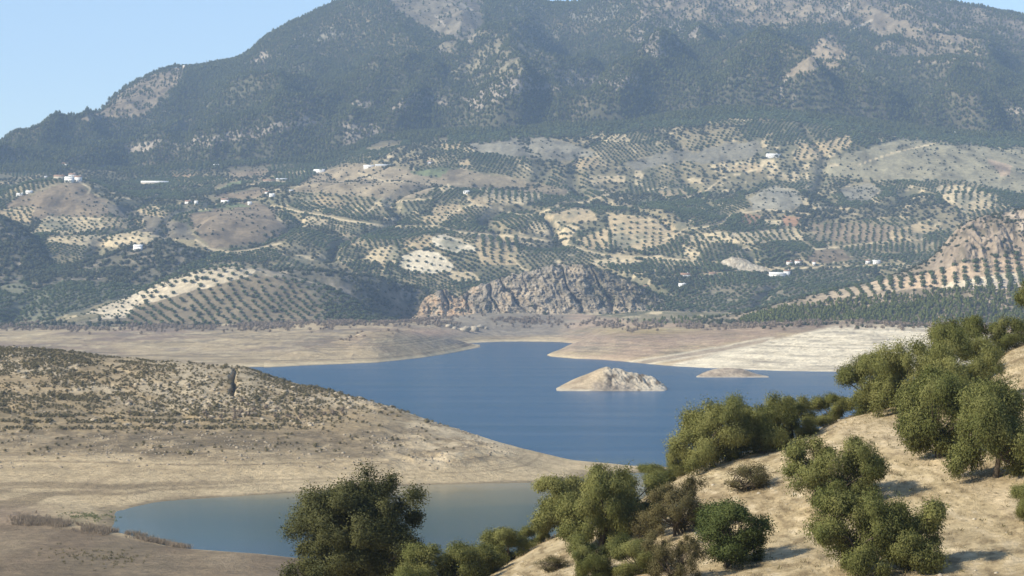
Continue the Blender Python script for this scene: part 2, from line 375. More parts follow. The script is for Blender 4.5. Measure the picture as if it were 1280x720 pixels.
# ---- far shore and farmland up to the mountain foot ---------------------
FOREST_EDGE = [(-260, 220), (0, 213), (60, 211), (130, 206), (160, 216), (200, 211), (260, 208), (330, 204), (400, 197), (440, 186), (480, 174), (560, 169), (640, 163), (700, 160), (780, 155),
               (850, 148), (920, 139), (990, 138), (1060, 152), (1120, 160), (1200, 168), (1290, 172), (1540, 180)]
_fe = np.array(FOREST_EDGE, float)
def bump_at(X, Y, px, D, wx, wy, h):
    return h*np.exp(-((X-xof(px, D))/wx)**2-((Y-D)/wy)**2)
def gully(X, Y):
    w = X+45*fbm(X, Y, 160, 2, 315)
    return np.exp(-(perlin(w/170, Y/420, 311)/0.075)**2)*sstep(-0.35, 0.1, fbm(X, Y, 300, 2, 313))
def d_mid(X, Y, Z, T, PX):
    up = sstep(2.0, 3.2, T)
    d = up*(18*fbm(X, Y, 420, 3, 71) + 16*fbm(X*1.1, Y*0.8, 200, 3, 73) + 3*fbm(X, Y, 60, 3, 75) - 11*gully(X, Y))
    low = (1-up)*sstep(0.5, 9, Z)
    d += low*(1.6*fbm(X, Y*0.7, 110, 5, 77)+0.8*ridged(X, Y, 32, 4, 79))
    for a in ((480, 3060, 170, 110, 34), (75, 3060, 110, 120, 42), (300, 2830, 120, 110, 30), (1170, 3350, 260, 160, 40), (550, 2720, 120, 70, 22), (715, 2870, 90, 70, 18), (800, 2820, 110, 80, 20),
              (660, 3330, 150, 110, 24), (970, 3000, 110, 90, 26), (960, 2700, 150, 60, 18), (1210, 2950, 110, 90, 24), (620, 2990, 160, 80, 16), (140, 2720, 150, 70, 16), (760, 3430, 60, 50, 12), (1030, 3250, 90, 70, 14), (470, 3400, 70, 50, 12)):
        d += up*bump_at(X, Y, *a)
    d -= up*bump_at(X, Y, 240, 2800, 22, 60, 14)
    d *= 1-0.92*sstep(6.9, 8.2, T)
    return d
AREAS = [  # surveyed land cover: (outline in photo pixels, soil, edge roughness)
    ([(5,258),(40,240),(70,230),(100,228),(115,240),(140,256),(150,265),(105,275),(75,270),(45,275),(20,264)], brown*1.05),
    ([(120,250),(165,262),(200,272),(235,280),(245,300),(200,298),(150,280)], scrubg),
    ([(235,270),(290,258),(315,252),(335,258),(350,275),(362,292),(330,300),(260,312),(245,290)], brown),
    ([(365,236),(400,216),(428,205),(470,206),(520,214),(542,222),(542,240),(500,252),(440,244),(372,241)], np.array((0.31,0.248,0.155))),
    ([(290,205),(338,205),(330,221),(285,222)], brown*1.1), ([(265,246),(320,234),(342,240),(300,250)], brown),
    ([(275,231),(305,225),(300,232),(262,241)], meadow*1.15), ([(242,266),(300,255),(312,258),(240,269)], meadow),
    ([(455,188),(475,177),(503,176),(500,183),(470,189)], tan*0.85), ([(545,174),(572,168),(585,174),(560,178)], tan*0.9),
    ([(585,182),(640,165),(700,175),(742,190),(735,201),(690,201),(640,196),(600,191)], grey*0.85),
    ([(515,216),(545,210),(580,211),(560,221),(520,219)], meadow), ([(535,224),(580,212),(640,222),(712,239),(705,246),(640,241),(590,238),(545,233)], np.array((0.24,0.192,0.12))),
    ([(568,206),(582,199),(592,209)], tan), ([(588,251),(600,246),(617,250),(612,257),(590,256)], tan*0.9),
    ([(930,246),(970,232),(1000,240),(1010,255),(985,265),(940,263)], grey*1.1),
    ([(1005,216),(1060,192),(1150,166),(1200,167),(1300,174),(1540,180),(1540,250),(1300,240),(1260,240),(1200,226),(1100,226)], np.array((0.26,0.232,0.148))),
    ([(1235,198),(1262,206),(1270,223),(1252,221)], np.array((0.38,0.285,0.19))),
    ([(1050,235),(1085,228),(1105,240),(1090,252),(1060,252)], grey), ([(1018,312),(1050,310),(1072,325),(1040,331),(1013,326)], brown),
    ([(840,200),(900,180),(950,175),(960,190),(900,205)], grey*0.8), ([(780,205),(850,185),(870,195),(800,215)], grey*0.75),
]
FIELDS = [  # planted groves: outline, soil, row spacing, spacing along the row, row heading (degrees from away), tree size
    ([(0,262),(42,258),(36,279),(0,272)], tan, 11, 13, 20, 1.0), ([(40,292),(60,270),(125,272),(132,285),(92,293)], pale, 12, 16, 10, 0.95),
    ([(58,296),(190,290),(192,305),(112,307),(60,302)], pale, 12, 17, 0, 0.95), ([(125,270),(180,275),(182,286),(130,284)], tan, 12, 15, 0, 1.0),
    ([(160,257),(186,258),(214,267),(212,273),(180,268)], tan, 11, 9, 35, 0.95), ([(212,213),(240,212),(245,222),(214,223)], np.array((0.42,0.29,0.17)), 12, 9, 5, 0.9),
    ([(370,282),(385,270),(410,275),(408,282),(384,284)], pale, 12, 14, 20, 0.9), ([(372,247),(400,243),(432,253),(428,262),(395,258)], tan*0.8, 11, 10, 25, 1.0),
    ([(550,180),(577,177),(572,188),(556,188)], tan, 12, 8, 0, 0.9), ([(548,236),(560,230),(570,238),(552,241)], pale, 12, 15, 0, 1.0),
    ([(600,236),(645,240),(682,243),(678,252),(645,256),(605,252)], pale*0.95, 12, 10, 0, 1.0), ([(537,266),(545,257),(575,255),(582,267),(550,273)], tan*0.8, 9, 12, 10, 0.6),
    ([(470,250),(497,250),(490,259),(470,257)], pale, 12, 10, -25, 1.0), ([(525,271),(562,266),(562,277),(530,279)], tan, 12, 16, 15, 1.0),
    ([(538,297),(555,292),(592,308),(594,314),(570,316),(543,308)], white*0.95, 13, 19, 15, 0.95), ([(452,326),(465,312),(485,306),(502,314),(496,326),(470,331)], pale, 12.5, 8.5, 18, 0.95),
    ([(500,321),(525,312),(548,316),(568,331),(562,338),(540,342),(515,341),(500,331)], white*0.95, 13, 16, 15, 0.9), ([(556,338),(590,340),(604,351),(566,353)], pale, 12, 14, 30, 0.95),
    ([(428,288),(457,300),(452,309),(428,303)], tan, 12, 12, 0, 1.0), ([(592,295),(652,297),(646,331),(600,331)], tan*0.9, 14, 6.5, -2, 1.1), ([(500,300),(540,292),(540,310),(505,313)], tan*0.9, 12, 8, 22, 1.0),
    ([(680,271),(720,259),(737,262),(750,275),(725,279),(690,277)], tan*1.05, 16, 34, 0, 0.9), ([(688,301),(708,280),(724,282),(706,306)], pale, 13, 7, -35, 1.0),
    ([(718,300),(760,284),(760,311),(730,311)], tan, 12, 9, -5, 1.0), ([(758,266),(790,269),(832,275),(852,290),(837,304),(800,313),(773,312),(764,290)], tan*1.05, 13, 20, 5, 1.0),
    ([(738,326),(776,320),(812,328),(790,332),(740,331)], pale, 14, 18, 0, 1.0), ([(925,267),(950,269),(946,281),(928,280)], red, 12, 12, 0, 1.0), ([(978,269),(1001,272),(996,284),(980,281)], red*1.05, 15, 20, 0, 0.8),
    ([(953,275),(976,275),(976,282),(957,281)], pale, 15, 25, 0, 1.0), ([(858,296),(895,289),(916,292),(922,303),(860,304)], pale, 12, 10, 0, 1.0),
    ([(914,291),(1000,284),(1004,300),(930,306)], pale*0.95, 13, 8, -4, 0.95), ([(852,305),(876,312),(870,327),(854,321)], pale, 12, 10, 20, 0.95),
    ([(1010,280),(1070,279),(1112,282),(1140,290),(1130,303),(1022,303)], brown*1.25, 12, 9, 12, 0.9), ([(1108,291),(1150,277),(1172,286),(1150,301),(1118,302)], tan, 12, 15, 10, 0.95),
    ([(1168,233),(1200,230),(1247,246),(1244,261),(1210,266),(1180,250)], pale, 13, 9, 15, 0.95), ([(1003,182),(1032,176),(1062,170),(1066,181),(1020,200),(990,200)], tan*0.95, 12, 8, 25, 0.9),
    ([(724,168),(780,166),(788,177),(750,178)], pale*0.95, 13, 8, 22, 0.9), ([(710,200),(745,195),(755,206),(720,212)], tan*0.8, 13, 9, 20, 0.9), ([(742,220),(780,219),(780,228),(748,228)], pale*0.8, 15, 16, 0, 0.95),
    ([(820,238),(850,236),(862,244),(830,248)], tan*0.85, 14, 15, 0, 0.95), ([(910,206),(950,204),(955,214),(915,214)], tan*0.85, 12, 12, 10, 0.9), ([(938,137),(992,138),(985,151),(945,151)], tan*0.75, 13, 8, 10, 0.9),
    ([(0,335),(180,352),(150,372),(60,402),(0,404),(-200,404),(-200,330)], darkg*1.35, 10.5, 7.5, 28, 1.15),
    ([(752,388),(800,372),(880,362),(960,350),(1070,334),(1085,345),(1020,376),(930,392)], np.array((0.22,0.19,0.125)), 11, 8, 38, 1.05),
]
ROADS = [([(340,258),(375,265),(400,269),(428,275),(476,282),(497,283),(545,284),(570,290),(600,293),(650,296),(690,302),(715,308),(750,318),(770,320),(830,323),(870,327)], 1.7),
         ([(214,270),(232,264),(260,261)], 1.3), ([(245,300),(262,312),(290,316),(320,312),(350,304)], 1.8), ([(448,216),(465,222),(482,227),(505,227)], 1.3), ([(752,388),(790,375),(805,370)], 1.6),
         ([(100,228),(113,235),(110,242)], 1.2), ([(310,232),(330,228),(355,228)], 1.5), ([(60,302),(110,306),(150,308)], 1.8), ([(170,290),(200,296),(215,302)], 1.6), ([(45,292),(98,287)], 1.8),
         ([(860,345),(1000,335),(1075,333),(1130,330)], 1.5), ([(590,256),(625,262),(650,270),(672,268),(700,256),(735,252),(770,240)], 1.2), ([(830,300),(860,286),(900,282),(915,268),(960,262),(1010,268)], 1.2),
         ([(545,284),(560,268),(590,256),(583,243)], 1.1), ([(967,200),(940,214),(905,222),(880,240),(850,250)], 1.1), ([(1193,170),(1165,180),(1120,190),(1075,205),(1035,206)], 1.0), ([(455,270),(470,255),(500,252),(540,248)], 1.1), ([(640,322),(655,338),(700,334)], 1.1), ([(1000,300),(1020,312),(1070,306),(1110,302)], 1.1)]
def belt(X, Y, Z, PX, PY):
    n = fbm(X, Y*0.7, 160, 5, 81); n2 = fbm(X, Y*0.7, 28, 4, 83); n3 = fbm(X, Y*0.7, 70, 4, 85)
    # drawdown belt of the reservoir
    st = fbm(X*0.03+0.3*n2, Z, 1.3, 4, 87)
    b = mix(np.broadcast_to(beach*0.92, X.shape+(3,)), mud*1.0, 0.9*sstep(-0.15, 0.3, n+0.5*st+0.3*n3))
    b = mix(b, pale*0.95, 0.75*sstep(0.05, 0.4, st+0.2*n3))
    b = mix(b, (0.20, 0.165, 0.13), 0.7*sstep(0.15, 0.5, n2+0.6*n3)*sstep(2.5, 6, Z))
    b = mix(b, pale*1.05, 0.8*(1-sstep(0.7, 2.2, Z+0.6*n2)))
    b = mix(b, (0.20, 0.16, 0.105), 0.7*sstep(0.1, 0.35, perlin(Z*1.3+0.5*n2, X*0.003, 92)+0.25*n3)*sstep(1.5, 3, Z))
    b = mix(b, (0.20, 0.165, 0.11), 0.7*(1-sstep(0.1, 0.5, Z)))
    # grey flat at the head of the bay
    bay = np.exp(-((PX-650)/110)**4)*sstep(4, 7, Z)
    b = mix(b, (0.23, 0.20, 0.155), 0.75*bay)
    # right shore: rosy soil on the headland, white marl bank further right
    rosy = sstep(690, 720, PX)*(1-sstep(880, 1010, PX+1.9*(PY-430)))
    b = mix(b, np.array((0.40, 0.28, 0.19)), 0.55*rosy*sstep(-0.5, 0.2, n3+st))
    wm = sstep(832, 850, PX+(PY-455)*4.2*(PY < 455)+4*n2)*sstep(402, 414, PY+2*n2)
    wc = mix(np.broadcast_to(white*1.05, X.shape+(3,)), white*0.78, sstep(-0.1, 0.4, st+0.4*n2))
    wc = mix(wc, (0.33, 0.28, 0.21), 0.8*sstep(0.30, 0.5, st+0.5*n2)*(PX > 940))
    rg = perlin(Z*2.2+0.5*n2, X*0.003, 90); wc = mix(wc, (0.30, 0.245, 0.17), 0.65*sstep(0.15, 0.42, rg+0.35*n2)*sstep(860, 960, PX))
    b = mix(b, wc, wm)
    b = mix(b, (0.48, 0.30, 0.20), 0.8*sstep(1150, 1200, PX+20*n2)*(1-sstep(414, 420, PY+2*n2)))
    old = distline(PX, PY, [(780, 457), (850, 445), (900, 437), (950, 427), (1020, 409)], 2.2)+25*sstep(950, 1000, PX)
    b = mix(b, white*0.9, 0.8*(1-sstep(6, 11, old+3*n2))); b = mix(b, (0.27, 0.205, 0.14), 0.75*(1-sstep(3.5, 6, old+2.5*n2)))
    oc = np.exp(-((PX-800)/70)**2-((PY-414)/5)**2); b = mix(b, (0.26, 0.20, 0.085), 0.8*oc*sstep(-0.3, 0.2, n2+0.2))
    b = mix(b, (0.5, 0.33, 0.22), 0.6*np.exp(-((PX-540)/40)**2-((PY-415)/5)**2))
    return b
def c_mid(X, Y, Z, T, PX, PY, g):
    n = fbm(X, Y*0.7, 160, 5, 81); n2 = fbm(X, Y*0.7, 28, 4, 83); n3 = fbm(X, Y*0.7, 70, 4, 85)
    jx = PX+16*n3+5*n2+8*n; jy = PY+5*n3+1.8*n2
    c = mix(np.broadcast_to(np.array((0.245, 0.205, 0.120)), X.shape+(3,)), (0.14, 0.13, 0.074), sstep(-0.2, 0.3, n+0.3*n3))
    c = mix(c, darkg*1.2, 0.6*sstep(0.1, 0.45, n3-0.3*n))
    c = mix(c, pale, 0.85*sstep(0.16, 0.36, n2+0.45*n3+0.15*n))
    c = mix(c, (0.105, 0.10, 0.06), 0.85*sstep(0.35, 0.8, gully(X, Y)))
    for poly, col in AREAS:
        m = inpoly(jx, jy, poly).astype(float)
        cc = mix(np.broadcast_to(np.asarray(col), X.shape+(3,)), np.asarray(col)*0.6, sstep(-0.05, 0.4, n2+0.5*n3))
        cc = mix(cc, np.asarray(col)*1.3, 0.6*sstep(0.12, 0.5, -n2+0.3*n))
        c = mix(c, cc, m)
    for f in FIELDS:
        c = mix(c, mix(np.broadcast_to(np.asarray(f[1])*0.98, X.shape+(3,)), darkg*1.5, 0.75*sstep(0.12, 0.4, n3+0.5*n2)), inpoly(PX+5*n2+3*n3, PY+1.6*n2+n3, f[0])*0.97)
    fe = np.interp(PX, _fe[:, 0], _fe[:, 1]); c = mix(c, (0.115, 0.105, 0.062), 0.92*(1-sstep(3, 13, PY-fe+4*n2)))
    for pts, w in ROADS:
        c = mix(c, pale*0.95, 1-sstep(w*0.7, w*1.5, distline(PX, PY, pts, 1.6)+0.8*n2))
    low = 1-sstep(1.94, 2.12, T+0.12*n2)
    c = mix(c, belt(X, Y, Z, PX, PY), low)
    return c
Cc = sheet('far_shore', -330, 1620, 1.35, [
    ('z', [(-330, -9, 1350), (400, -9, 1400), (560, -9, 1800), (650, -9, 1950), (700, -9, 1900), (900, -9, 1400), (1620, -9, 1150)]),
    ('w', [(-330, 462), (200, 461), (320, 459), (380, 456.5), (430, 452), (480, 446), (530, 437), (570, 431), (605, 428), (640, 427),
           (690, 427.5), (740, 432), (800, 440), (880, 450), (960, 458), (1057, 463), (1200, 470), (1620, 485)]),
    ('y', [(-330, 410, 2180), (0, 410, 2180), (200, 409, 2170), (430, 404, 2150), (480, 405, 2140), (530, 401, 2240), (600, 393, 2360), (700, 391, 2400), (760, 397, 2280), (820, 405, 2080), (900, 405, 2020),
           (1000, 404, 1880), (1060, 402, 1850), (1130, 407, 1800), (1200, 408, 1780), (1300, 410, 1740), (1620, 415, 1650)]),
    ('y', [(-330, 400, 2280), (0, 400, 2280), (250, 399, 2300), (420, 400, 2330), (480, 400, 2440), (540, 399, 2450), (600, 393, 2440), (760, 390, 2400), (900, 392, 2300), (1000, 390, 2250), (1300, 390, 2250), (1620, 390, 2200)]),
    ('y', [(-330, 335, 2560), (0, 337, 2560), (180, 352, 2500), (300, 352, 2520), (480, 352, 2600), (620, 352, 2610), (760, 350, 2560), (900, 350, 2540), (1080, 335, 2620), (1300, 330, 2620), (1620, 325, 2600)]),
    ('y', [(-330, 308, 2720), (0, 312, 2720), (300, 318, 2700), (480, 322, 2680), (700, 322, 2680), (900, 318, 2700), (1100, 308, 2760), (1300, 300, 2760), (1620, 290, 2760)]),
    ('y', [(-330, 276, 2900), (0, 278, 2880), (300, 285, 2860), (560, 286, 2860), (760, 288, 2860), (1000, 278, 2880), (1300, 262, 2920), (1620, 250, 2920)]),
    ('y', [(-330, 246, 3120), (0, 248, 3100), (300, 252, 3080), (560, 245, 3100), (760, 244, 3120), (1000, 240, 3120), (1300, 222, 3160), (1620, 210, 3160)]),
    ('y', [(px, py+14-(px > 500)*4, 3380) for px, py in FOREST_EDGE[::2]] + [(1620, 186, 3380)]),
    ('y', [(px, py-2, 3600) for px, py in FOREST_EDGE[::2]] + [(1620, 174, 3600)]),
    ('z', [(-330, 200, 3800), (1620, 200, 3800)]),
], (6, 60, 14, 60, 40, 46, 46, 46, 36, 6), d_mid, c_mid, M_mid)

# the two headlands of the lake
def headland(name, base, crest, px0, px1, thick):
    bx = np.array(base, float); cx = np.array(crest, float)
    pxs = sorted(set(list(bx[:,0])+list(cx[:,0])))
    D0 = {p: wD(float(np.interp(p, bx[:,0], bx[:,1]))) for p in pxs}; yc = {p: float(np.interp(p, cx[:,0], cx[:,1])) for p in pxs}
    tk = {p: float(np.interp(p, *zip(*thick))) for p in pxs}
    zc = {p: zof(yc[p], D0[p]+tk[p]) for p in pxs}
    def dd(X, Y, Z, T, PX): return sstep(0.3, 4, Z)*(1.3*fbm(X, Y, 70, 4, 221)+0.9*ridged(X, Y*0.7, 26, 4, 223)-0.3)*(1-sstep(3.0, 3.6, T))
    def cc(X, Y, Z, T, PX, PY, g): return belt(X, Y, Z, PX, PY)
    return sheet(name, px0, px1, 1.0, [
        ('z', [(p, -5, D0[p]-30) for p in pxs]), ('z', [(p, 0.0, D0[p]) for p in pxs]),
        ('z', [(p, zc[p]*0.5, D0[p]+tk[p]*0.42) for p in pxs]), ('z', [(p, zc[p], D0[p]+tk[p]) for p in pxs]),
        ('z', [(p, min(zc[p]*0.5, 4), D0[p]+tk[p]*1.5) for p in pxs]), ('z', [(p, -6, D0[p]+tk[p]*2+60) for p in pxs])], (4, 34, 34, 20, 8), dd, cc, M_shore)
HL = headland('headland', [(330,459.5),(380,457),(430,455),(470,453.2),(500,450.3),(530,446.8),(555,443),(575,439.3),(592,435.8),(602,433.5),(608,432)],
    [(330,452),(380,437),(430,424),(460,414),(490,412),(520,415),(545,420),(570,425.5),(590,430),(602,432),(608,432.1)], 330, 608, [(330, 60), (430, 180), (530, 180), (580, 110), (600, 60), (608, 20)])
HR = headland('headland', [(683,444.2),(690,446),(719,448.5),(750,449.6),(780,452),(810,455),(839,457.5),(886,460),(976,463.5),(1057,465),(1200,471),(1400,478)],
    [(683,444),(690,440.5),(700,436.5),(712,431.5),(728,425),(745,420),(770,416.5),(800,415),(850,416),(900,413),(960,408),(1010,404.5),(1060,402.5),(1130,407),(1200,411),(1400,418)], 683, 1400,
    [(683, 15), (700, 70), (730, 140), (790, 240), (900, 330), (1060, 330), (1400, 300)])

# ---- the mountain -------------------------------------------------------
RIDGE = [(-360, 268), (-200, 233), (-80, 210), (0, 194), (40, 180), (70, 169), (105, 153), (125, 137), (150, 115), (180, 98), (205, 87), (228, 83), (245, 84), (262, 82), (290, 77), (305, 70), (330, 50), (355, 35), (380, 23), (405, 12), (430, 2), (455, -8), (490, -18),
         (540, -22), (600, -16), (650, -8), (690, 3), (715, 3), (745, -4), (800, -20), (860, -28), (950, -30), (1050, -26), (1120, -16), (1165, -4), (1195, 3), (1240, 11), (1285, 19), (1400, 48), (1660, 110)]
RIDGE = [(p, y+(5 if p > 120 else 0)) for p, y in RIDGE]
def d_mnt(X, Y, Z, T, PX):
    a = sstep(0.1, 0.8, T)*(1-0.93*sstep(1.9, 2.75, T))
    wx = X + 60*fbm(X, Y, 500, 2, 91)
    d = a*(110*ridged(wx, Y*0.25, 480, 2, 93)-42 + 60*ridged(wx, Y*0.4, 210, 2, 95)-17 + 7*ridged(X, Y*0.7, 60, 3, 97))
    d += bump_at(X, Y, 655, 4330, 75, 150, 62)*a + bump_at(X, Y, 600, 4120, 70, 120, 40)*a + bump_at(X, Y, 1030, 4400, 75, 190, 55)*a + bump_at(X, Y, 985, 4150, 60, 140, 30)*a
    d += bump_at(X, Y, 880, 4300, 110, 160, 25)*a - bump_at(X, Y, 540, 4700, 110, 240, 45)*a - bump_at(X, Y, 250, 4150, 40, 120, 30)*a + bump_at(X, Y, 190, 4100, 110, 110, 26)*a
    d += 3.0*fbm(X, Y, 40, 3, 99)*sstep(0.1, 0.5, T)
    return d
BARE = [  # clearings and rocky ground on the mountain: outline, soil, share of the forest that is left
    ([(100,152),(125,130),(150,112),(200,86),(229,80),(226,104),(205,124),(180,146),(130,150)], np.array((0.215,0.172,0.115)), 0.13),
    ([(152,182),(200,175),(206,186),(160,193)], rockc, 0.3), ([(213,180),(260,170),(330,155),(385,148),(402,155),(330,169),(240,186)], rockc*0.85, 0.62),
    ([(470,-30),(603,-30),(603,30),(592,56),(560,47),(520,30),(492,10)], np.array((0.175,0.15,0.105)), 0.03),
    ([(665,22),(620,45),(590,72),(548,95),(556,110),(620,97),(702,97),(690,60),(706,46)], np.array((0.20,0.175,0.11)), 0.3),
    ([(575,112),(640,95),(720,85),(800,95),(792,106),(720,108),(620,126),(590,142)], rockc*0.9, 0.6), ([(425,130),(540,114),(562,130),(480,141)], rockc*0.85, 0.55),
    ([(428,155),(472,152),(474,176),(430,182)], rockc*0.9, 0.5), ([(540,60),(565,50),(575,70),(550,72)], np.array((0.21,0.178,0.115)), 0.3),
    ([(760,-40),(1100,-40),(1200,-5),(1300,15),(1700,110),(1700,150),(1300,75),(1200,58),(1090,42),(1050,30),(960,30),(860,34),(800,20)], np.array((0.215,0.175,0.118)), 0.22),
    ([(1035,40),(1062,60),(1042,85),(990,98),(975,102),(1010,68)], np.array((0.265,0.212,0.14)), 0.15), ([(1080,48),(1290,70),(1290,95),(1180,80),(1100,75)], np.array((0.20,0.165,0.112)), 0.6),
    ([(800,20),(880,30),(860,60),(820,75),(790,50)], rockc*0.9, 0.5), ([(700,5),(780,5),(760,30),(720,30)], grey*0.9, 0.65),
    ([(1255,135),(1290,132),(1290,142),(1260,143)], rockc, 0.4), ([(340,60),(420,30),(430,45),(350,75)], grey*0.8, 0.8),
    ([(610,-30),(760,-30),(760,5),(640,20)], grey*0.85, 0.7), ([(300,75),(330,62),(335,70),(310,84)], rockc, 0.4)]
def c_mnt(X, Y, Z, T, PX, PY, g):
    n = fbm(X, Y*0.6, 220, 5, 101); n2 = fbm(X, Y*0.6, 36, 4, 103); n3 = fbm(X, Y*0.6, 90, 4, 105)
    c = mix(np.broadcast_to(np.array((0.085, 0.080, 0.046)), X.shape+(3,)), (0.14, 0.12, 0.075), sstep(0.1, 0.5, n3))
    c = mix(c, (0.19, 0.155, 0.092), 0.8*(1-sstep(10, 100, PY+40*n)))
    jx = PX+7*n3+3*n2; jy = PY+5*n3+2*n2
    for poly, col, k in BARE:
        cc = mix(np.broadcast_to(np.asarray(col), X.shape+(3,)), np.asarray(col)*0.62, sstep(0.0, 0.4, n2))
        cc = mix(cc, np.asarray(col)*1.25, 0.7*sstep(0.15, 0.45, n3-n2))
        c = mix(c, cc, inpoly(jx, jy, poly)*1.0)
    for pts in ([(575, 4), (590, 13)], [(545, 20), (556, 32)], [(540, 48), (548, 52)], [(1062, 5), (1050, 14), (1030, 28)], [(1090, 25), (1070, 35), (1062, 40)], [(985, 95), (972, 118), (995, 126)]):
        c = mix(c, (0.42, 0.36, 0.27), 0.8*(1-sstep(1.0, 2.6, distline(PX, PY, pts)+n2*2)))
    return c
def ddep(px, a, b): return a + (b-a)*sstep(-200, 700, px) - 250*sstep(900, 1650, px)
Mt = sheet('mountain', -360, 1660, 1.8, [
    ('z', [(-360, 180, 3440), (1660, 180, 3440)]),
    ('y', [(px, py+3, 3560) for px, py in [(-360, 224)]+FOREST_EDGE+[(1660, 182)]]),
    ('y', [(px, 0.48*py+0.52*float(np.interp(px, _fe[:,0], _fe[:,1]))+4, float(ddep(px, 3900, 4180))) for px, py in RIDGE]),
    ('y', [(px, py, float(ddep(px, 4350, 5000))) for px, py in RIDGE]),
    ('z', [(-360, 120, 5200), (300, 260, 5700), (700, 420, 6000), (1660, 220, 5700)]),
    ('z', [(-360, -10, 7200), (1660, -10, 7200)]),
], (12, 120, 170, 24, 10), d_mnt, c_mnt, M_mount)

# ---- front hills and the crag -------------------------------------------
def gentle(a1, s1, a2, s2, seed, b=0.15):
    def d(X, Y, Z, T, PX):
        k = sstep(0.6, 1.4, T)*(1-sstep(2.6, 3.3, T)*(1-b)) if True else 1
        return k*(a1*fbm(X, Y, s1, 3, seed)+a2*fbm(X, Y, s2, 4, seed+5))
    return d
def hill(name, crest, base, D0, D1, fr, disp, colour, mat, px0, px1, dpx=1.35, nr=(6, 40, 50, 14), lateral=None):
    """ridge: foot, shoulder and crest as seen from the viewpoint, then the far side down to the plain"""
    bx = np.array(base, float); cx = np.array(crest, float)
    pxs = sorted(set(list(bx[:,0])+list(cx[:,0])))
    d0 = lambda p: D0(p) if callable(D0) else D0
    d1 = lambda p: D1(p) if callable(D1) else D1
    yb = lambda p: float(pchip(bx[:,0], bx[:,1], np.array([p]))[0]); yc = lambda p: float(pchip(cx[:,0], cx[:,1], np.array([p]))[0])
    return sheet(name, px0, px1, dpx, [
        ('z', [(p, zof(yb(p), d0(p))-12, d0(p)-25) for p in pxs]),
        ('y', [(p, yb(p), d0(p)) for p in pxs]),
        ('y', [(p, yb(p)+(yc(p)-yb(p))*fr, d0(p)+(d1(p)-d0(p))*0.5) for p in pxs]),
        ('y', [(p, yc(p), d1(p)) for p in pxs]),
        ('z', [(p, zof(yb(p), d0(p))-12, d1(p)+(d1(p)-d0(p))*0.9+40) for p in pxs])], nr, disp, colour, mat, lateral)
H1F = [([(50,402),(100,385),(150,368),(186,354),(196,358),(170,380),(158,397),(90,401)], np.array((0.54,0.46,0.33)), 11, 11, 20, 0.62),
       ([(180,356),(250,338),(290,333),(322,337),(302,350),(232,366),(172,382)], np.array((0.50,0.42,0.29)), 13, 9.5, 30, 1.1),
       ([(156,398),(172,382),(232,366),(318,344),(372,350),(405,386),(380,406),(156,408)], np.array((0.205, 0.165, 0.105)), 11, 9, -30, 1.0),
       ([(372,350),(420,362),(470,396),(470,410),(380,406),(405,386)], np.array((0.17,0.15,0.10)), 12, 9, 20, 1.0)]
def c_oh(X, Y, Z, T, PX, PY, g):
    n2 = fbm(X, Y*0.6, 20, 4, 113); n3 = fbm(X, Y*0.6, 60, 3, 115)
    c = mix(np.broadcast_to(np.array((0.21,0.18,0.12)), X.shape+(3,)), (0.32, 0.265, 0.18), sstep(0, 0.4, n2))
    for f in H1F: c = mix(c, mix(np.broadcast_to(f[1], X.shape+(3,)), f[1]*0.75, 0.7*sstep(0.1, 0.5, n2+0.3*n3)), inpoly(PX+3*n2, PY+1.5*n2, f[0])*1.0)
    return c
H1 = hill('olive_hill', [(-60,409),(40,405),(90,397),(140,379),(200,353),(250,338),(290,333),(330,336),(370,346),(410,358),(440,374),(475,396),(520,408)],
          [(-60,411),(90,408),(280,408),(440,407),(520,409)], 2190, 2340, 0.5, gentle(5, 120, 2, 30, 110), c_oh, M_mid, -60, 520)
def c_dark(X, Y, Z, T, PX, PY, g):
    n2 = fbm(X, Y*0.6, 22, 4, 123); n3 = fbm(X, Y*0.6, 60, 4, 125)
    c = mix(np.broadcast_to(np.array((0.12,0.108,0.072)), X.shape+(3,)), (0.23,0.195,0.14), sstep(0.0, 0.4, n2+0.4*n3))
    c = mix(c, (0.36,0.30,0.215), 0.8*sstep(0.32, 0.5, n2+0.3*n3))
    return c
H0 = hill('wooded_hill', [(-330,180),(-200,205),(-100,238),(-40,258),(0,272),(20,281),(40,297),(58,316),(72,332),(90,342)], [(-330,345),(0,342),(90,344)], 2540, 2720, 0.55, gentle(7, 120, 3, 40, 120), c_dark, M_mid, -330, 90)
H3 = hill('wooded_ridge', [(40,340),(90,330),(130,322),(165,311),(205,306),(240,312),(280,325),(330,334),(400,346),(440,356)], [(40,350),(200,352),(440,358)], 2500, 2640, 0.5, gentle(6, 90, 3, 35, 130), c_dark, M_mid, 40, 440)
H2 = hill('scrub_hill', [(300,352),(335,342),(370,337),(420,341),(480,350),(530,362),(556,376),(575,394),(600,402)], [(300,404),(440,406),(520,400),(600,400)], lambda p: float(np.interp(p, [430, 520], [2270, 2450])), lambda p: float(np.interp(p, [430, 520], [2430, 2540])), 0.5, gentle(7, 110, 4, 35, 140), c_dark, M_mid, 300, 600)

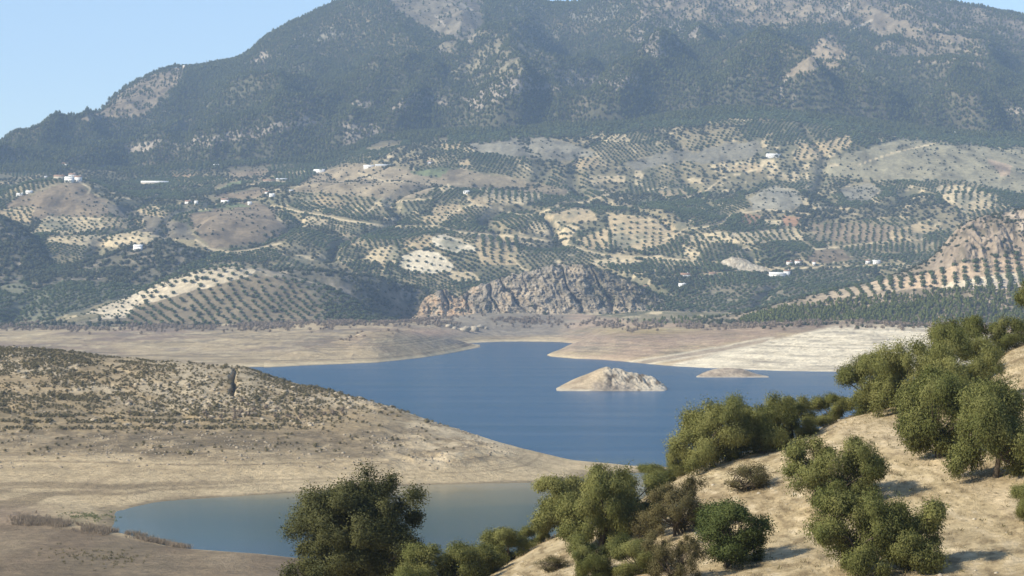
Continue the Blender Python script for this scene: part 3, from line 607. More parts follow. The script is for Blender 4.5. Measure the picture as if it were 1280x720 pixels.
def d_crag(X, Y, Z, T, PX):
    k = sstep(0.8, 1.3, T)*(1-0.6*sstep(2.8, 3.4, T))
    return k*(4*ridged(X, Y*0.5, 45, 4, 151)+4.5*ridged(X, Y*0.8, 13, 4, 153)-3)
def l_crag(X, Y, Z, T, PX):
    k = sstep(0.9, 1.3, T)*(1-sstep(2.7, 3.1, T))
    wz = X+0.55*Z+9*fbm(X, Z, 30, 2, 158); r = ridged(wz, Z*0.6, 50, 4, 155); r2 = ridged(wz, Z*0.9, 14, 3, 157); fr = np.exp(-(perlin(wz/42, Z/160, 160)/0.07)**2)
    return k*3*fbm(X, Z, 20, 3, 159), -k*(13*r+8*r2+3.5*ridged(X+0.3*Z, Z*1.2, 6, 3, 156)-8-14*fr)
def c_crag(X, Y, Z, T, PX, PY, g):
    n2 = fbm(X, Z, 9, 4, 161); n3 = fbm(X, Z*0.6, 40, 4, 163); r = ridged(X, Z*0.35, 38, 4, 155)
    c = mix(np.broadcast_to(np.array((0.335,0.285,0.215)), X.shape+(3,)), (0.42,0.335,0.225), sstep(-0.1, 0.4, n3))
    c = mix(c, (0.50, 0.33, 0.19), 0.75*sstep(-0.1, 0.35, n3+n2)*np.exp(-((PX-565)/55)**2))
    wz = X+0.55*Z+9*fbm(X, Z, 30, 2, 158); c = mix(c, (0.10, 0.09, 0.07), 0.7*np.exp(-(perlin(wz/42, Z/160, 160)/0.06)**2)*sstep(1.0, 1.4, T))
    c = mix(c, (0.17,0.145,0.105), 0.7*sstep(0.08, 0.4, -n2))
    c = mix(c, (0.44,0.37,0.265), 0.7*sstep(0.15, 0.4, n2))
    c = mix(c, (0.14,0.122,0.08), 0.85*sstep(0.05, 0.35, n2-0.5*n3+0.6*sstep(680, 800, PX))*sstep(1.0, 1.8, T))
    return c
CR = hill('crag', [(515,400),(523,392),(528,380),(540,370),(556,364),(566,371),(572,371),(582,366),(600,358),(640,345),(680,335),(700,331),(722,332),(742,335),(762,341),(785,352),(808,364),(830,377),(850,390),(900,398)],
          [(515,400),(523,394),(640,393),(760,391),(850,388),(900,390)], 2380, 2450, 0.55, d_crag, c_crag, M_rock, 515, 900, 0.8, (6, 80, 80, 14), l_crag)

RSF = [([(1080,352),(1150,344),(1200,330),(1290,314),(1560,280),(1560,335),(1290,347),(1210,356),(1130,362)], np.array((0.44,0.33,0.22)), 10.5, 6.5, 10, 1.15),
       ([(1000,372),(1060,360),(1110,354),(1130,362),(1080,372)], np.array((0.40,0.32,0.22)), 10, 9, 0, 1.0),
       ([(1200,356),(1290,340),(1290,356),(1225,366)], np.array((0.50,0.42,0.33)), 10.5, 7, 12, 1.1)]
def spurD0(p): return float(np.interp(p, [880, 1000, 1100, 1300, 1600], [2010, 1900, 1830, 1770, 1680]))
def spurD1(p): return float(np.interp(p, [880, 1000, 1100, 1200, 1300, 1600], [2080, 2030, 2010, 2020, 2050, 2050]))
def d_spur(X, Y, Z, T, PX):
    k = sstep(0.8, 1.4, T)*(1-0.7*sstep(2.8, 3.4, T))
    ck = sstep(2.2, 2.5, T)*sstep(1130, 1200, PX)
    return k*(4*fbm(X, Y, 90, 3, 171)+1.5*fbm(X, Y, 24, 4, 173)) + k*ck*(5*ridged(X, Y*0.6, 34, 4, 175)+4*ridged(X, Y, 11, 4, 176)-3)
def l_spur(X, Y, Z, T, PX):
    ck = sstep(2.1, 2.45, T)*(1-sstep(2.8, 3.1, T))*sstep(1130, 1200, PX)
    return 0*X, -ck*(10*ridged(X, Z*0.4, 30, 4, 177)+5*ridged(X, Z*0.8, 10, 3, 178)-6)
def c_spur(X, Y, Z, T, PX, PY, g):
    n2 = fbm(X, Y*0.6, 16, 4, 183); n3 = fbm(X, Y*0.6, 50, 4, 185)
    c = mix(np.broadcast_to(np.array((0.20,0.165,0.11)), X.shape+(3,)), (0.38,0.30,0.205), sstep(-0.05, 0.4, n2+0.4*n3))
    ck = sstep(2.12, 2.35, T+0.1*n2)*sstep(1120, 1180, PX)
    rc = mix(np.broadcast_to(np.array((0.30,0.235,0.165)), X.shape+(3,)), (0.15,0.122,0.08), sstep(-0.05, 0.3, n2))
    rc = mix(rc, (0.44,0.36,0.27), sstep(0.1, 0.5, n3))
    c = mix(c, rc, ck)
    for f in RSF: c = mix(c, f[1], inpoly(PX+3*n2, PY+1.5*n2, f[0])*1.0)
    w = sstep(0.35, 0.6, 1-np.abs(((PX-1225)/90)))*np.exp(-((PY-(352-0.16*(PX-1220)))/5)**2)
    c = mix(c, white, 0.8*sstep(0.3, 0.6, w))
    return c
SP = hill('olive_spur', [(870,402),(930,392),(980,376),(1040,363),(1100,349),(1150,333),(1172,318),(1186,300),(1200,286),(1240,270),(1280,262),(1400,235),(1620,205)],
          [(870,404),(930,404),(1000,405),(1100,408),(1200,409),(1300,411),(1620,418)], spurD0, spurD1, 0.42, d_spur, c_spur, M_mid, 870, 1620, 1.25, (6, 60, 70, 14), l_spur)

# pale quarried mound between the farmsteads
def d_q(X, Y, Z, T, PX): return sstep(0.8, 1.5, T)*(1.6*ridged(X, Y, 14, 4, 191)-0.6)
def c_q(X, Y, Z, T, PX, PY, g):
    n2 = fbm(X, Z, 7, 4, 193)
    return mix(mix(np.broadcast_to(np.array((0.47,0.40,0.29)), X.shape+(3,)), (0.33,0.27,0.19), sstep(0, 0.4, n2)), (0.56,0.49,0.37), sstep(0.1, 0.5, -n2))
QM = hill('pale_mound', [(880,345),(893,335),(905,325),(916,321),(930,324),(942,330),(958,335),(972,343)], [(880,345),(920,346),(972,345)], 2600, 2625, 0.55, d_q, c_q, M_rock, 880, 972, 0.9, (4, 20, 20, 8))

# islets
def islet(name, crest, yb, Db, px0, px1, disp, colour, thick):
    cx = np.array(crest, float); pxs = list(cx[:,0])
    D1 = Db+thick*0.5
    return sheet(name, px0, px1, 0.8, [
        ('z', [(p, -4, Db-14) for p in pxs]),
        ('z', [(p, 0.0 if 0 < i < len(pxs)-1 else -1.0, Db+ (0 if 0 < i < len(pxs)-1 else 8)) for i, p in enumerate(pxs)]),
        ('y', [(p, 0.45*y+0.55*yb, Db+thick*0.2) for p, y in crest]),
        ('y', [(p, y, D1) for p, y in crest]),
        ('z', [(p, -5, Db+thick) for p in pxs])], (5, 26, 26, 14), disp, colour, M_shore)
def d_i1(X, Y, Z, T, PX):
    rk = sstep(752, 766, PX)*sstep(0.3, 2.5, Z)*(1-sstep(3.0, 3.5, T))
    low = sstep(736, 746, PX)*sstep(0.3, 1.5, Z)*(1-sstep(2.4, 3.0, T))
    return rk*(2.8*ridged(X+0.6*Z, Y*0.6, 8, 5, 201, 0.65)-1.5) + low*0.8*ridged(X, Y, 6, 3, 203) + 0.25*fbm(X, Y, 12, 4, 205)*sstep(0, 1, Z) - 0.8*np.exp(-((PX-766)/3)**2)*sstep(2, 4, Z)
def c_i1(X, Y, Z, T, PX, PY, g):
    n2 = fbm(X, Z, 5, 4, 207); n3 = fbm(X, Y, 16, 4, 209)
    c = mix(np.broadcast_to(np.array((0.42,0.33,0.215)), X.shape+(3,)), (0.32,0.245,0.155), sstep(0.0, 0.4, n3))
    c = mix(c, (0.47,0.40,0.29), 1-sstep(0.4, 1.4, Z))
    rk = sstep(750, 764, PX+4*n2)
    c = mix(c, mix(np.broadcast_to(np.array((0.43,0.37,0.28)), X.shape+(3,)), (0.15,0.12,0.085), sstep(-0.02, 0.25, n2)), rk)
    c = mix(c, (0.50,0.44,0.34), 0.7*sstep(795, 812, PX+4*n2)*sstep(-0.2, 0.2, -n2))
    c = mix(c, (0.26,0.215,0.165), 0.7*sstep(736, 744, PX)*(1-sstep(3, 6, Z+2*n2))*(1-sstep(790, 800, PX)))
    return c
I1 = islet('rocky_islet', [(684,490),(692,487),(705,480),(722,472),(740,465),(752,460),(760,458.5),(770,461),(782,464),(800,468),(815,472),(824,476),(830,481),(834,484)], 489.5, 1112, 684, 834, d_i1, c_i1, 60)
def d_i2(X, Y, Z, T, PX): return 0.35*ridged(X, Y, 8, 4, 211)*sstep(0.2, 1.5, Z)
def c_i2(X, Y, Z, T, PX, PY, g):
    n2 = fbm(X, Z*2, 6, 4, 213)
    return mix(mix(np.broadcast_to(np.array((0.36,0.29,0.21)), X.shape+(3,)), (0.26,0.205,0.15), sstep(0, 0.4, n2)), (0.45,0.38,0.28), 1-sstep(0.2, 0.8, Z))
I2 = islet('low_islet', [(864,473),(872,469.5),(885,464),(897,461),(912,460.5),(926,461),(938,465),(950,468.5),(962,470.5),(968,473)], 471.8, wD(471.8), 864, 968, d_i2, c_i2, 40)

# ground under everything, water
gm = plain_mat('plain_soil', (0.24, 0.20, 0.145), (0.17, 0.155, 0.10), 0.01)
def flat(name, x0, x1, y0, y1, z, nx, ny, mat):
    xs, ys = np.linspace(x0, x1, nx), np.linspace(y0, y1, ny)
    XX, YY = np.meshgrid(xs, ys); i = np.arange(nx*ny).reshape(ny, nx)
    q = np.stack([i[:-1,:-1], i[:-1,1:], i[1:,1:], i[1:,:-1]], -1).reshape(-1, 4)
    o = link(name, mesh_np(name, np.stack([XX, YY, XX*0+z], -1).reshape(-1, 3), q, mat, True)); tag(o, kind='structure'); return o
flat('ground', -9000, 9000, -3000, 9000, -14, 30, 30, gm)
wm, nt, b = newmat('reservoir_water')
b.inputs['Base Color'].default_value = (0.010, 0.055, 0.14, 1); b.inputs['Roughness'].default_value = 0.16
b.inputs['IOR'].default_value = 1.33; b.inputs['Specular IOR Level'].default_value = 0.5
tc = N(nt, 'ShaderNodeTexCoord')
mp = N(nt, 'ShaderNodeMapping'); mp.inputs['Scale'].default_value = (0.35, 1.0, 1.0); nt.links.new(tc.outputs['Object'], mp.inputs['Vector'])
n1 = noise_node(nt, 0.45, 5, 0.65); nt.links.new(mp.outputs[0], n1.inputs['Vector'])
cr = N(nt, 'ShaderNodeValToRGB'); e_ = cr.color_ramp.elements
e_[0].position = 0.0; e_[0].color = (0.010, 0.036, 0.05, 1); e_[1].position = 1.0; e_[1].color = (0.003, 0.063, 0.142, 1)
for ps, cc_ in ((0.20, (0.018, 0.045, 0.036, 1)), (0.40, (0.066, 0.082, 0.044, 1)), (0.60, (0.25, 0.20, 0.095, 1)), (0.72, (0.11, 0.115, 0.08, 1)), (0.86, (0.006, 0.066, 0.125, 1))):  # tan stops: silty shallows plus the far bank's reflection painted into the colour
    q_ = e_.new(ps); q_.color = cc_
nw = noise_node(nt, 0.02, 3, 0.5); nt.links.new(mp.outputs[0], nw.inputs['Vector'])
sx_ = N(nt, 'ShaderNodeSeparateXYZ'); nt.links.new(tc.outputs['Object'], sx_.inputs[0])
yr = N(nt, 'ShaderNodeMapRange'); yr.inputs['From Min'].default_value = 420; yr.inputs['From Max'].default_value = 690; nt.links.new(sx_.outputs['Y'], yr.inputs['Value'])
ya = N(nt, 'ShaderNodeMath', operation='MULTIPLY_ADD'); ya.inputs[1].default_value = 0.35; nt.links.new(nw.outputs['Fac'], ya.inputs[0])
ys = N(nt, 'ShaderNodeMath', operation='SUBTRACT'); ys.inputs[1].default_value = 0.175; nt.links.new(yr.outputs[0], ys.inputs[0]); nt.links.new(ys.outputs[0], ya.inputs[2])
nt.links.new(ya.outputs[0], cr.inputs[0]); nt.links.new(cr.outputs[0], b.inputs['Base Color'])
sh = N(nt, 'ShaderNodeMapRange'); sh.inputs['From Min'].default_value = 560; sh.inputs['From Max'].default_value = 720
sh.inputs['To Min'].default_value = 0.03; sh.inputs['To Max'].default_value = 0.9; nt.links.new(sx_.outputs['Y'], sh.inputs['Value'])
bp = N(nt, 'ShaderNodeBump'); bp.inputs['Distance'].default_value = 0.9
ms_ = N(nt, 'ShaderNodeMapping'); ms_.inputs['Scale'].default_value = (0.004, 0.03, 1); nt.links.new(tc.outputs['Object'], ms_.inputs['Vector'])
ws = noise_node(nt, 1.0, 4, 0.6); nt.links.new(ms_.outputs[0], ws.inputs['Vector'])
wr_ = N(nt, 'ShaderNodeMapRange'); wr_.inputs['From Min'].default_value = 0.35; wr_.inputs['From Max'].default_value = 0.65; wr_.inputs['To Min'].default_value = 0.22; wr_.inputs['To Max'].default_value = 1.25
nt.links.new(ws.outputs['Fac'], wr_.inputs['Value'])
wx_ = N(nt, 'ShaderNodeMath', operation='MULTIPLY'); nt.links.new(wr_.outputs[0], wx_.inputs[0]); nt.links.new(sh.outputs[0], wx_.inputs[1])
nt.links.new(wx_.outputs[0], bp.inputs['Strength']); nt.links.new(n1.outputs['Fac'], bp.inputs['Height']); nt.links.new(bp.outputs[0], b.inputs['Normal'])
mr = N(nt, 'ShaderNodeMapRange'); mr.inputs['From Min'].default_value = 560; mr.inputs['From Max'].default_value = 720
mr.inputs['To Min'].default_value = 0.14; mr.inputs['To Max'].default_value = 0.22
nt.links.new(sx_.outputs['Y'], mr.inputs['Value']); nt.links.new(mr.outputs[0], b.inputs['Roughness'])
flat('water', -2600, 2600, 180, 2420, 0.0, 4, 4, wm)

# ------------------------------------------------------------------ visibility along each photo column
BIN = {}
for s in LAYERS:
    cols = np.rint(s.px0 + np.arange(s.D.shape[1])*s.dpx).astype(int)
    for k, c in enumerate(cols):
        m = s.D[:, k] > 72
        if -40 <= c <= 1320: BIN.setdefault(c, []).append((s.D[m, k], pyof(s.Z[m, k], s.D[m, k])))
for c in list(BIN):
    d = np.concatenate([q[0] for q in BIN[c]]); y = np.concatenate([q[1] for q in BIN[c]])
    o = np.argsort(d); BIN[c] = (d[o], np.minimum.accumulate(y[o]))
def clearance(px, D, ytop):
    """pixels by which a top at ytop stands clear of all land in front of it"""
    c = np.rint(px).astype(int); out = np.full(len(c), -999.0)
    order = np.argsort(c, kind='stable'); cs = c[order]
    for v in np.unique(cs):
        if v not in BIN: continue
        idx = order[np.searchsorted(cs, v):np.searchsorted(cs, v, side='right')]
        d, m = BIN[v]
        k = np.clip(np.searchsorted(d, D[idx]-4)-1, 0, len(d)-1)
        out[idx] = m[k]-ytop[idx]
    return out

# ------------------------------------------------------------------ plant shapes
def quads(P, dirs, nrm, L, W):
    """leaf blades: centres, long axes, normals, sizes"""
    side = np.cross(dirs, nrm); side /= np.linalg.norm(side, axis=1, keepdims=True)+1e-9
    L = np.broadcast_to(L, (len(P),))[:, None]*0.5; W = np.broadcast_to(W, (len(P),))[:, None]*0.5
    V = np.stack([P-dirs*L, P+side*W, P+dirs*L, P-side*W], 1).reshape(-1, 3)
    return V, np.arange(len(V)).reshape(-1, 4)
def rdir(n, r): 
    v = r.normal(size=(n, 3)); return v/np.linalg.norm(v, axis=1, keepdims=True)
def leafy_mesh(name, V, Q, out, tone, mats, midx, k):
    '''leaf blades turned outwards, their shading eased towards the surface of the tuft they grow in'''
    n4 = len(out); Vq = V[:n4*4].reshape(-1, 4, 3)
    gn = np.cross(Vq[:, 1]-Vq[:, 0], Vq[:, 3]-Vq[:, 0]); gn /= np.linalg.norm(gn, axis=1, keepdims=True)+1e-9
    out = out/(np.linalg.norm(out, axis=1, keepdims=True)+1e-9)
    fl = (gn*out).sum(1) < 0; Q = np.array(Q); Q[:n4][fl] = Q[:n4][fl][:, ::-1]; gn[fl] *= -1
    nn = gn*(1-k)+out*k; nn /= np.linalg.norm(nn, axis=1, keepdims=True)+1e-9
    me = mesh_np(name, V, Q, None, True, {'tone': tone}, mats, midx)
    allN = np.zeros((len(V), 3)); allN[:n4*4] = np.repeat(nn, 4, 0)
    if len(V) > n4*4: allN[n4*4:] = (V[n4*4:]*(1, 1, 0))/(np.linalg.norm(V[n4*4:]*(1, 1, 0), axis=1, keepdims=True)+1e-9)
    me.normals_split_custom_set_from_vertices(allN.astype(np.float32))
    return me
def tube(pts, rad, seg=6):
    V, Q = [], []
    pts = np.asarray(pts, float); n = len(pts)
    for i in range(n):
        t = pts[min(i+1, n-1)]-pts[max(i-1, 0)]; t /= np.linalg.norm(t)+1e-9
        a = np.cross(t, (0.3, 0.9, 0.2)); a /= np.linalg.norm(a)+1e-9; bb = np.cross(t, a)
        for k in range(seg):
            w = 2*math.pi*k/seg; V.append(pts[i]+rad[i]*(math.cos(w)*a+math.sin(w)*bb))
    for i in range(n-1):
        for k in range(seg):
            Q.append((i*seg+k, i*seg+(k+1) % seg, (i+1)*seg+(k+1) % seg, (i+1)*seg+k))
    return V, Q
def merge(parts):
    V, Q, o = [], [], 0
    for v, q in parts:
        V.append(np.asarray(v, float).reshape(-1, 3)); Q.append(np.asarray(q, int).reshape(-1, 4)+o); o += len(V[-1])
    return np.concatenate(V), np.concatenate(Q)
def tree_parts(seed, W, H, low, nclump, nleaf, L, Wd, crad, droop, leafm, squash=0.85, hole=0.0, stems=1, fill=1.0):
    """foreground tree: (trunk mesh, crown mesh); low = height of the crown's underside as a share of H"""
    r = np.random.default_rng(seed)
    rx = W*0.5; zc = H*(low+1)*0.5; rz = H*(1-low)*0.5
    # uneven outline: a few big lobes, each with its own clumps
    nl = max(7, int(nclump/8)); lobes = []
    for i in range(nl):
        a = 2*math.pi*(i*0.618+r.uniform(0, .12)); el = -1.0+1.9*((i*0.7548) % 1.0)
        k = r.uniform(0.48, 0.72)*fill; hf = math.sqrt(max(0.06, 1-max(el, 0)**2*0.92))*(1 if el > -0.4 else 0.9)*(1-0.45*max(el, 0)*(fill < 1))
        lobes.append((np.array([math.cos(a)*rx*k*hf, math.sin(a)*rx*k*hf, zc+rz*el*0.66]), rx*r.uniform(0.36, 0.52)*(2-fill)))
    cen, rad = [], []
    for i in range(nclump):
        p, lr = lobes[i % nl]
        d = rdir(1, r)[0]; d[2] = abs(d[2])*0.9-0.25 if r.random() < 0.7 else d[2]
        cen.append(p+d*lr*r.uniform(0.55, 1.05)*np.array((1, 1, squash))); rad.append(crad*r.uniform(0.65, 1.3))
    cen = np.array(cen); rad = np.array(rad); cen[:, 2] = np.maximum(cen[:, 2], rad*0.5)
    if hole > 0:
        keep = r.random(len(cen)) > hole; cen, rad = cen[keep], rad[keep]
    per = int(nleaf/len(cen)); ctone = r.uniform(0.1, 0.8, len(cen))
    P, T, Dr, NN = [], [], [], []
    for c, q, ct in zip(cen, rad, ctone):
        v = rdir(per, r)*np.minimum(np.abs(r.normal(0.62, 0.30, (per, 1))), 1.5)*q*np.array((1, 1, 0.95))
        o_ = (c+v-np.array((0, 0, zc)))/np.array((rx, rx, rz)); NN.append(v/q*1.0+o_*0.8)
        P.append(c+v); T.append(np.clip(ct+r.normal(0, 0.22, per), 0, 1))
        d = v/q*0.7+rdir(per, r)*0.8+np.array((0, 0, -droop)); Dr.append(d/np.linalg.norm(d, axis=1, keepdims=True))
    P = np.concatenate(P); T = np.concatenate(T); Dr = np.concatenate(Dr)
    V, Q = quads(P, Dr, rdir(len(P), r), L*r.uniform(0.6, 1.3, len(P)), Wd*r.uniform(0.6, 1.3, len(P)))
    crown = leafy_mesh('crown', V, Q, np.concatenate(NN), np.repeat(T, 4), [leafm], None, 0.62)
    parts = []
    for sidx in range(stems):
        ox = np.array([r.normal(0, .25), r.normal(0, .25), 0])*(stems > 1)
        th = H*r.uniform(0.16, 0.24); lean = np.array([r.normal(0, .25), r.normal(0, .25), 0])
        r0 = max(0.08, 0.026*H)*(1.3 if stems == 1 else 0.8)
        parts.append(tube([ox+(0,0,-0.5), ox+(0,0,0.05), ox+lean*0.5+(0,0,th*0.5), ox+lean+(0,0,th)], [r0*1.5, r0*1.2, r0*0.95, r0*0.85], 8))
        top = ox+lean+np.array((0,0,th))
        for c in cen[r.permutation(len(cen))[:14]]:
            m1 = top+(c-top)*0.45+r.normal(0, 0.18, 3)
            parts.append(tube([top-(0,0,0.15), m1, c], [r0*0.5, r0*0.28, r0*0.08], 5))
    V, Q = merge(parts)
    return mesh_np('trunk', V, Q, M_bark, True), crown
def far_mesh(name, seed, W, H, low, nq, size, leafm, kind='round', trunk=True):
    """a small distant tree or bush: leafy tufts through the crown plus a trunk, one mesh"""
    r = np.random.default_rng(seed)
    u = r.random(nq)
    d = rdir(nq, r); q = r.random(nq)**0.4
    P = d*q[:, None]*np.array((W*0.5, W*0.5, H*(1-low)*0.5)); P[:, 2] += H*(1+low)*0.5
    if kind == 'pine':
        f = (P[:, 2]/H); k = np.clip(1.25-0.75*f, 0.2, 1.05); P[:, :2] *= k[:, None]
    lump = 1+0.28*np.sin(3*np.arctan2(P[:, 1], P[:, 0])+seed)+0.15*np.sin(5*P[:, 2]/H*3+seed); P[:, :2] *= lump[:, None]
    P[:, 2] = np.maximum(P[:, 2], size*0.25)
    nd = d+0.7*rdir(nq, r); nd /= np.linalg.norm(nd, axis=1, keepdims=True)
    dd = np.cross(nd, rdir(nq, r)); dd /= np.linalg.norm(dd, axis=1, keepdims=True)
    V, Q = quads(P, dd, nd, size*r.uniform(0.8, 1.4, nq), size*r.uniform(0.6, 1.1, nq))
    tone = np.repeat(np.clip(r.normal(0.5, 0.22, nq), 0, 1), 4); mi = np.zeros(len(Q), int)
    if trunk:
        tv, tq = tube([(0,0,-0.8), (0.05*W,0,H*(low*0.5+0.1)), (0.02*W,0.03*W,H*(low+0.25))], [0.05*H, 0.04*H, 0.02*H], 5)
        Q = np.concatenate([Q, np.asarray(tq)+len(V)]); V = np.concatenate([V, np.asarray(tv)]); tone = np.concatenate([tone, np.zeros(len(tv))]); mi = np.concatenate([mi, np.ones(len(tq), int)])
    return leafy_mesh(name, V, Q, d+np.array((0, 0, 0.25)), tone, [leafm, M_bark], mi, 0.6)

# ------------------------------------------------------------------ scattering
def instancer(name, pts, scl, protos, seed, kind='stuff'):
    """one uncountable mass: the given plants set out on its points by geometry nodes"""
    r = np.random.default_rng(seed); n = len(pts)
    me = bpy.data.meshes.new(name); me.vertices.add(n); me.vertices.foreach_set('co', np.asarray(pts, np.float32).ravel())
    for an, ty, v in (('rz', 'FLOAT', r.uniform(0, 6.28, n)), ('sc', 'FLOAT', scl), ('pick', 'INT', r.integers(0, len(protos), n))):
        a = me.attributes.new(an, ty, 'POINT'); a.data.foreach_set('value', np.asarray(v, np.int32 if ty == 'INT' else np.float32))
    o = link(name, me); tag(o, kind=kind)
    ng = bpy.data.node_groups.new(name, 'GeometryNodeTree')
    ng.interface.new_socket('Geometry', in_out='INPUT', socket_type='NodeSocketGeometry'); ng.interface.new_socket('Geometry', in_out='OUTPUT', socket_type='NodeSocketGeometry')
    gi, go = ng.nodes.new('NodeGroupInput'), ng.nodes.new('NodeGroupOutput')
    g2i = ng.nodes.new('GeometryNodeGeometryToInstance')
    for p in protos:
        oi = ng.nodes.new('GeometryNodeObjectInfo'); oi.transform_space = 'ORIGINAL'; oi.inputs['Object'].default_value = p
        ng.links.new(oi.outputs['Geometry'], g2i.inputs[0])
    iop = ng.nodes.new('GeometryNodeInstanceOnPoints')
    def named(nm, dt):
        q = ng.nodes.new('GeometryNodeInputNamedAttribute'); q.data_type = dt; q.inputs['Name'].default_value = nm; return q.outputs['Attribute']
    cx = ng.nodes.new('ShaderNodeCombineXYZ'); ng.links.new(named('rz', 'FLOAT'), cx.inputs['Z'])
    ng.links.new(gi.outputs[0], iop.inputs['Points']); ng.links.new(g2i.outputs[0], iop.inputs['Instance'])
    iop.inputs['Pick Instance'].default_value = True; ng.links.new(named('pick', 'INT'), iop.inputs['Instance Index'])
    ng.links.new(cx.outputs[0], iop.inputs['Rotation']); ng.links.new(named('sc', 'FLOAT'), iop.inputs['Scale'])
    ng.links.new(iop.outputs[0], go.inputs[0])
    md = o.modifiers.new('planting', 'NODES'); md.node_group = ng
    return o
def grid(x0, x1, y0, y1, sx, sy, ang, jit, r):
    a = math.radians(ang); cx, cy = (x0+x1)/2, (y0+y1)/2; R = math.hypot(x1-x0, y1-y0)/2+max(sx, sy)
    u = np.arange(-R, R, sx); v = np.arange(-R, R, sy); U, Vv = np.meshgrid(u, v); U = U.ravel(); Vv = Vv.ravel()
    U = U+r.normal(0, jit*sx, len(U)); Vv = Vv+r.normal(0, jit*sy, len(Vv))
    return cx+U*math.cos(a)+Vv*math.sin(a), cy-U*math.sin(a)+Vv*math.cos(a)
def sheet_points(s, x, y):
    px = pxof(x, y); z = lookup(s, px, y); ok = ~np.isnan(z)
    x, y, z = x[ok], y[ok], z[ok]; px = pxof(x, y)
    return x, y, z, px, pyof(z, y)
def inframe(px, m=60): return (px > -m) & (px < 1280+m)


# ================================================================== plants
r0 = np.random.default_rng(11)
def at_any(px, py, skip=()):
    best = None
    for s in LAYERS:
        c = int(round((px-s.px0)/s.dpx))
        if s in skip or c < 0 or c >= s.D.shape[1]: continue
        m = s.D[:, c] > 72; y = pyof(s.Z[m, c], s.D[m, c])
        if y.min() > py: continue
        p = at_pixel(s, px, py, 72)
        if best is None or p[1] < best[1]: best = p
    return best if best is not None else at_any(px, py+1.5, skip)
def scat(s, poly, sx, sy, ang, jit, seed, keep=None):
    """points on sheet s inside a photo outline, set out on a planted grid"""
    r = np.random.default_rng(seed)
    m = inpoly(s.PX, s.PY, poly)
    if m.sum() < 4: return np.zeros((0, 3))
    X = xof(s.PX, s.D)[m]; Y = s.D[m]
    x, y = grid(X.min(), X.max(), Y.min(), Y.max(), sx, sy, ang, jit, r)
    k = (y > Y.min()-1) & (y < Y.max()+1) & (x > X.min()-1) & (x < X.max()+1)
    x, y, z, px, py = sheet_points(s, x[k], y[k])
    k = inpoly(px, py, poly)
    if keep is not None: k &= keep(x, y, px, py, r)
    return np.stack([x, y, z], 1)[k]
def seen(p, h, margin=-8):
    if len(p) == 0: return p[:, 0] > 0
    px = pxof(p[:, 0], p[:, 1]); return inframe(px) & (clearance(px, p[:, 1], pyof(p[:, 2]+h, p[:, 1])) > margin)

PT = {k: ([], []) for k in ('olive', 'pine', 'ypine', 'oak', 'scrub', 'bare')}     # points and sizes of each kind
def put(kind, p, sc, spread=0.15, h=4, margin=-8):
    k = seen(p, h, margin); p = p[k]
    PT[kind][0].append(p); PT[kind][1].append(np.broadcast_to(sc, (len(k),))[k]*r0.uniform(1-spread, 1+spread, len(p)))

# ---- groves
for i, (poly, soil, sx, sy, ang, sz) in enumerate(FIELDS):
    put('olive', scat(Cc, poly, sx*0.86, sy*0.84, ang, 0.09, 300+i, lambda x, y, px, py, r: r.random(len(x)) < 0.93), sz*0.9, 0.22)
for i, (poly, soil, sx, sy, ang, sz) in enumerate(H1F): put('olive', scat(H1, poly, sx, sy, ang, 0.07, 400+i, lambda x, y, px, py, r: r.random(len(x)) < 0.95), sz, 0.15)
for i, (poly, soil, sx, sy, ang, sz) in enumerate(RSF): put('olive', scat(SP, poly, sx, sy, ang, 0.05, 420+i, lambda x, y, px, py, r: r.random(len(x)) < 0.96), sz, 0.12)
# the patchwork between them: each holding has its own row heading; some lie to scrub
ns = 320
sxx = r0.uniform(-1150, 1150, ns); syy = r0.uniform(2480, 3620, ns); sang = r0.uniform(-45, 45, ns); styp = r0.random(ns); sgap = r0.uniform(6.4, 8.6, ns)
def free_land(px, py):
    m = np.ones(px.shape, bool)
    for f in FIELDS: m &= ~inpoly(px, py, f[0])
    for a in AREAS: m &= ~inpoly(px, py, a[0])
    for pts, w in ROADS: m &= distline(px, py, pts, 1.6) > w+0.9
    m &= py > np.interp(px, _fe[:, 0], _fe[:, 1])+1
    return m
for i in range(ns):
    x, y = grid(sxx[i]-110, sxx[i]+110, syy[i]-110, syy[i]+110, sgap[i], sgap[i]*r0.uniform(0.7, 1.1), sang[i], 0.07, r0)
    own = np.argmin((x[:, None]-sxx[None])**2+((y[:, None]-syy[None])*1.2)**2, 1) == i
    x, y, z, px, py = sheet_points(Cc, x[own], y[own])
    k = free_land(px, py) & inframe(px) & (y > 2420)
    wild = fbm(x, y, 130, 3, 301)
    if styp[i] < 0.72:
        k &= (wild < 0.42) & (gully(x, y) < 0.5); k &= r0.random(len(k)) < 0.95
        put('olive', np.stack([x, y, z], 1)[k], 0.92+0.2*np.clip(2*fbm(x[k], y[k], 90, 2, 303), -1, 1), 0.25)
    else:
        k &= r0.random(len(k)) < 0.62
        put('oak', np.stack([x, y, z], 1)[k]+r0.normal(0, 1.5, (k.sum(), 3))*(1, 1, 0), 0.85, 0.4)
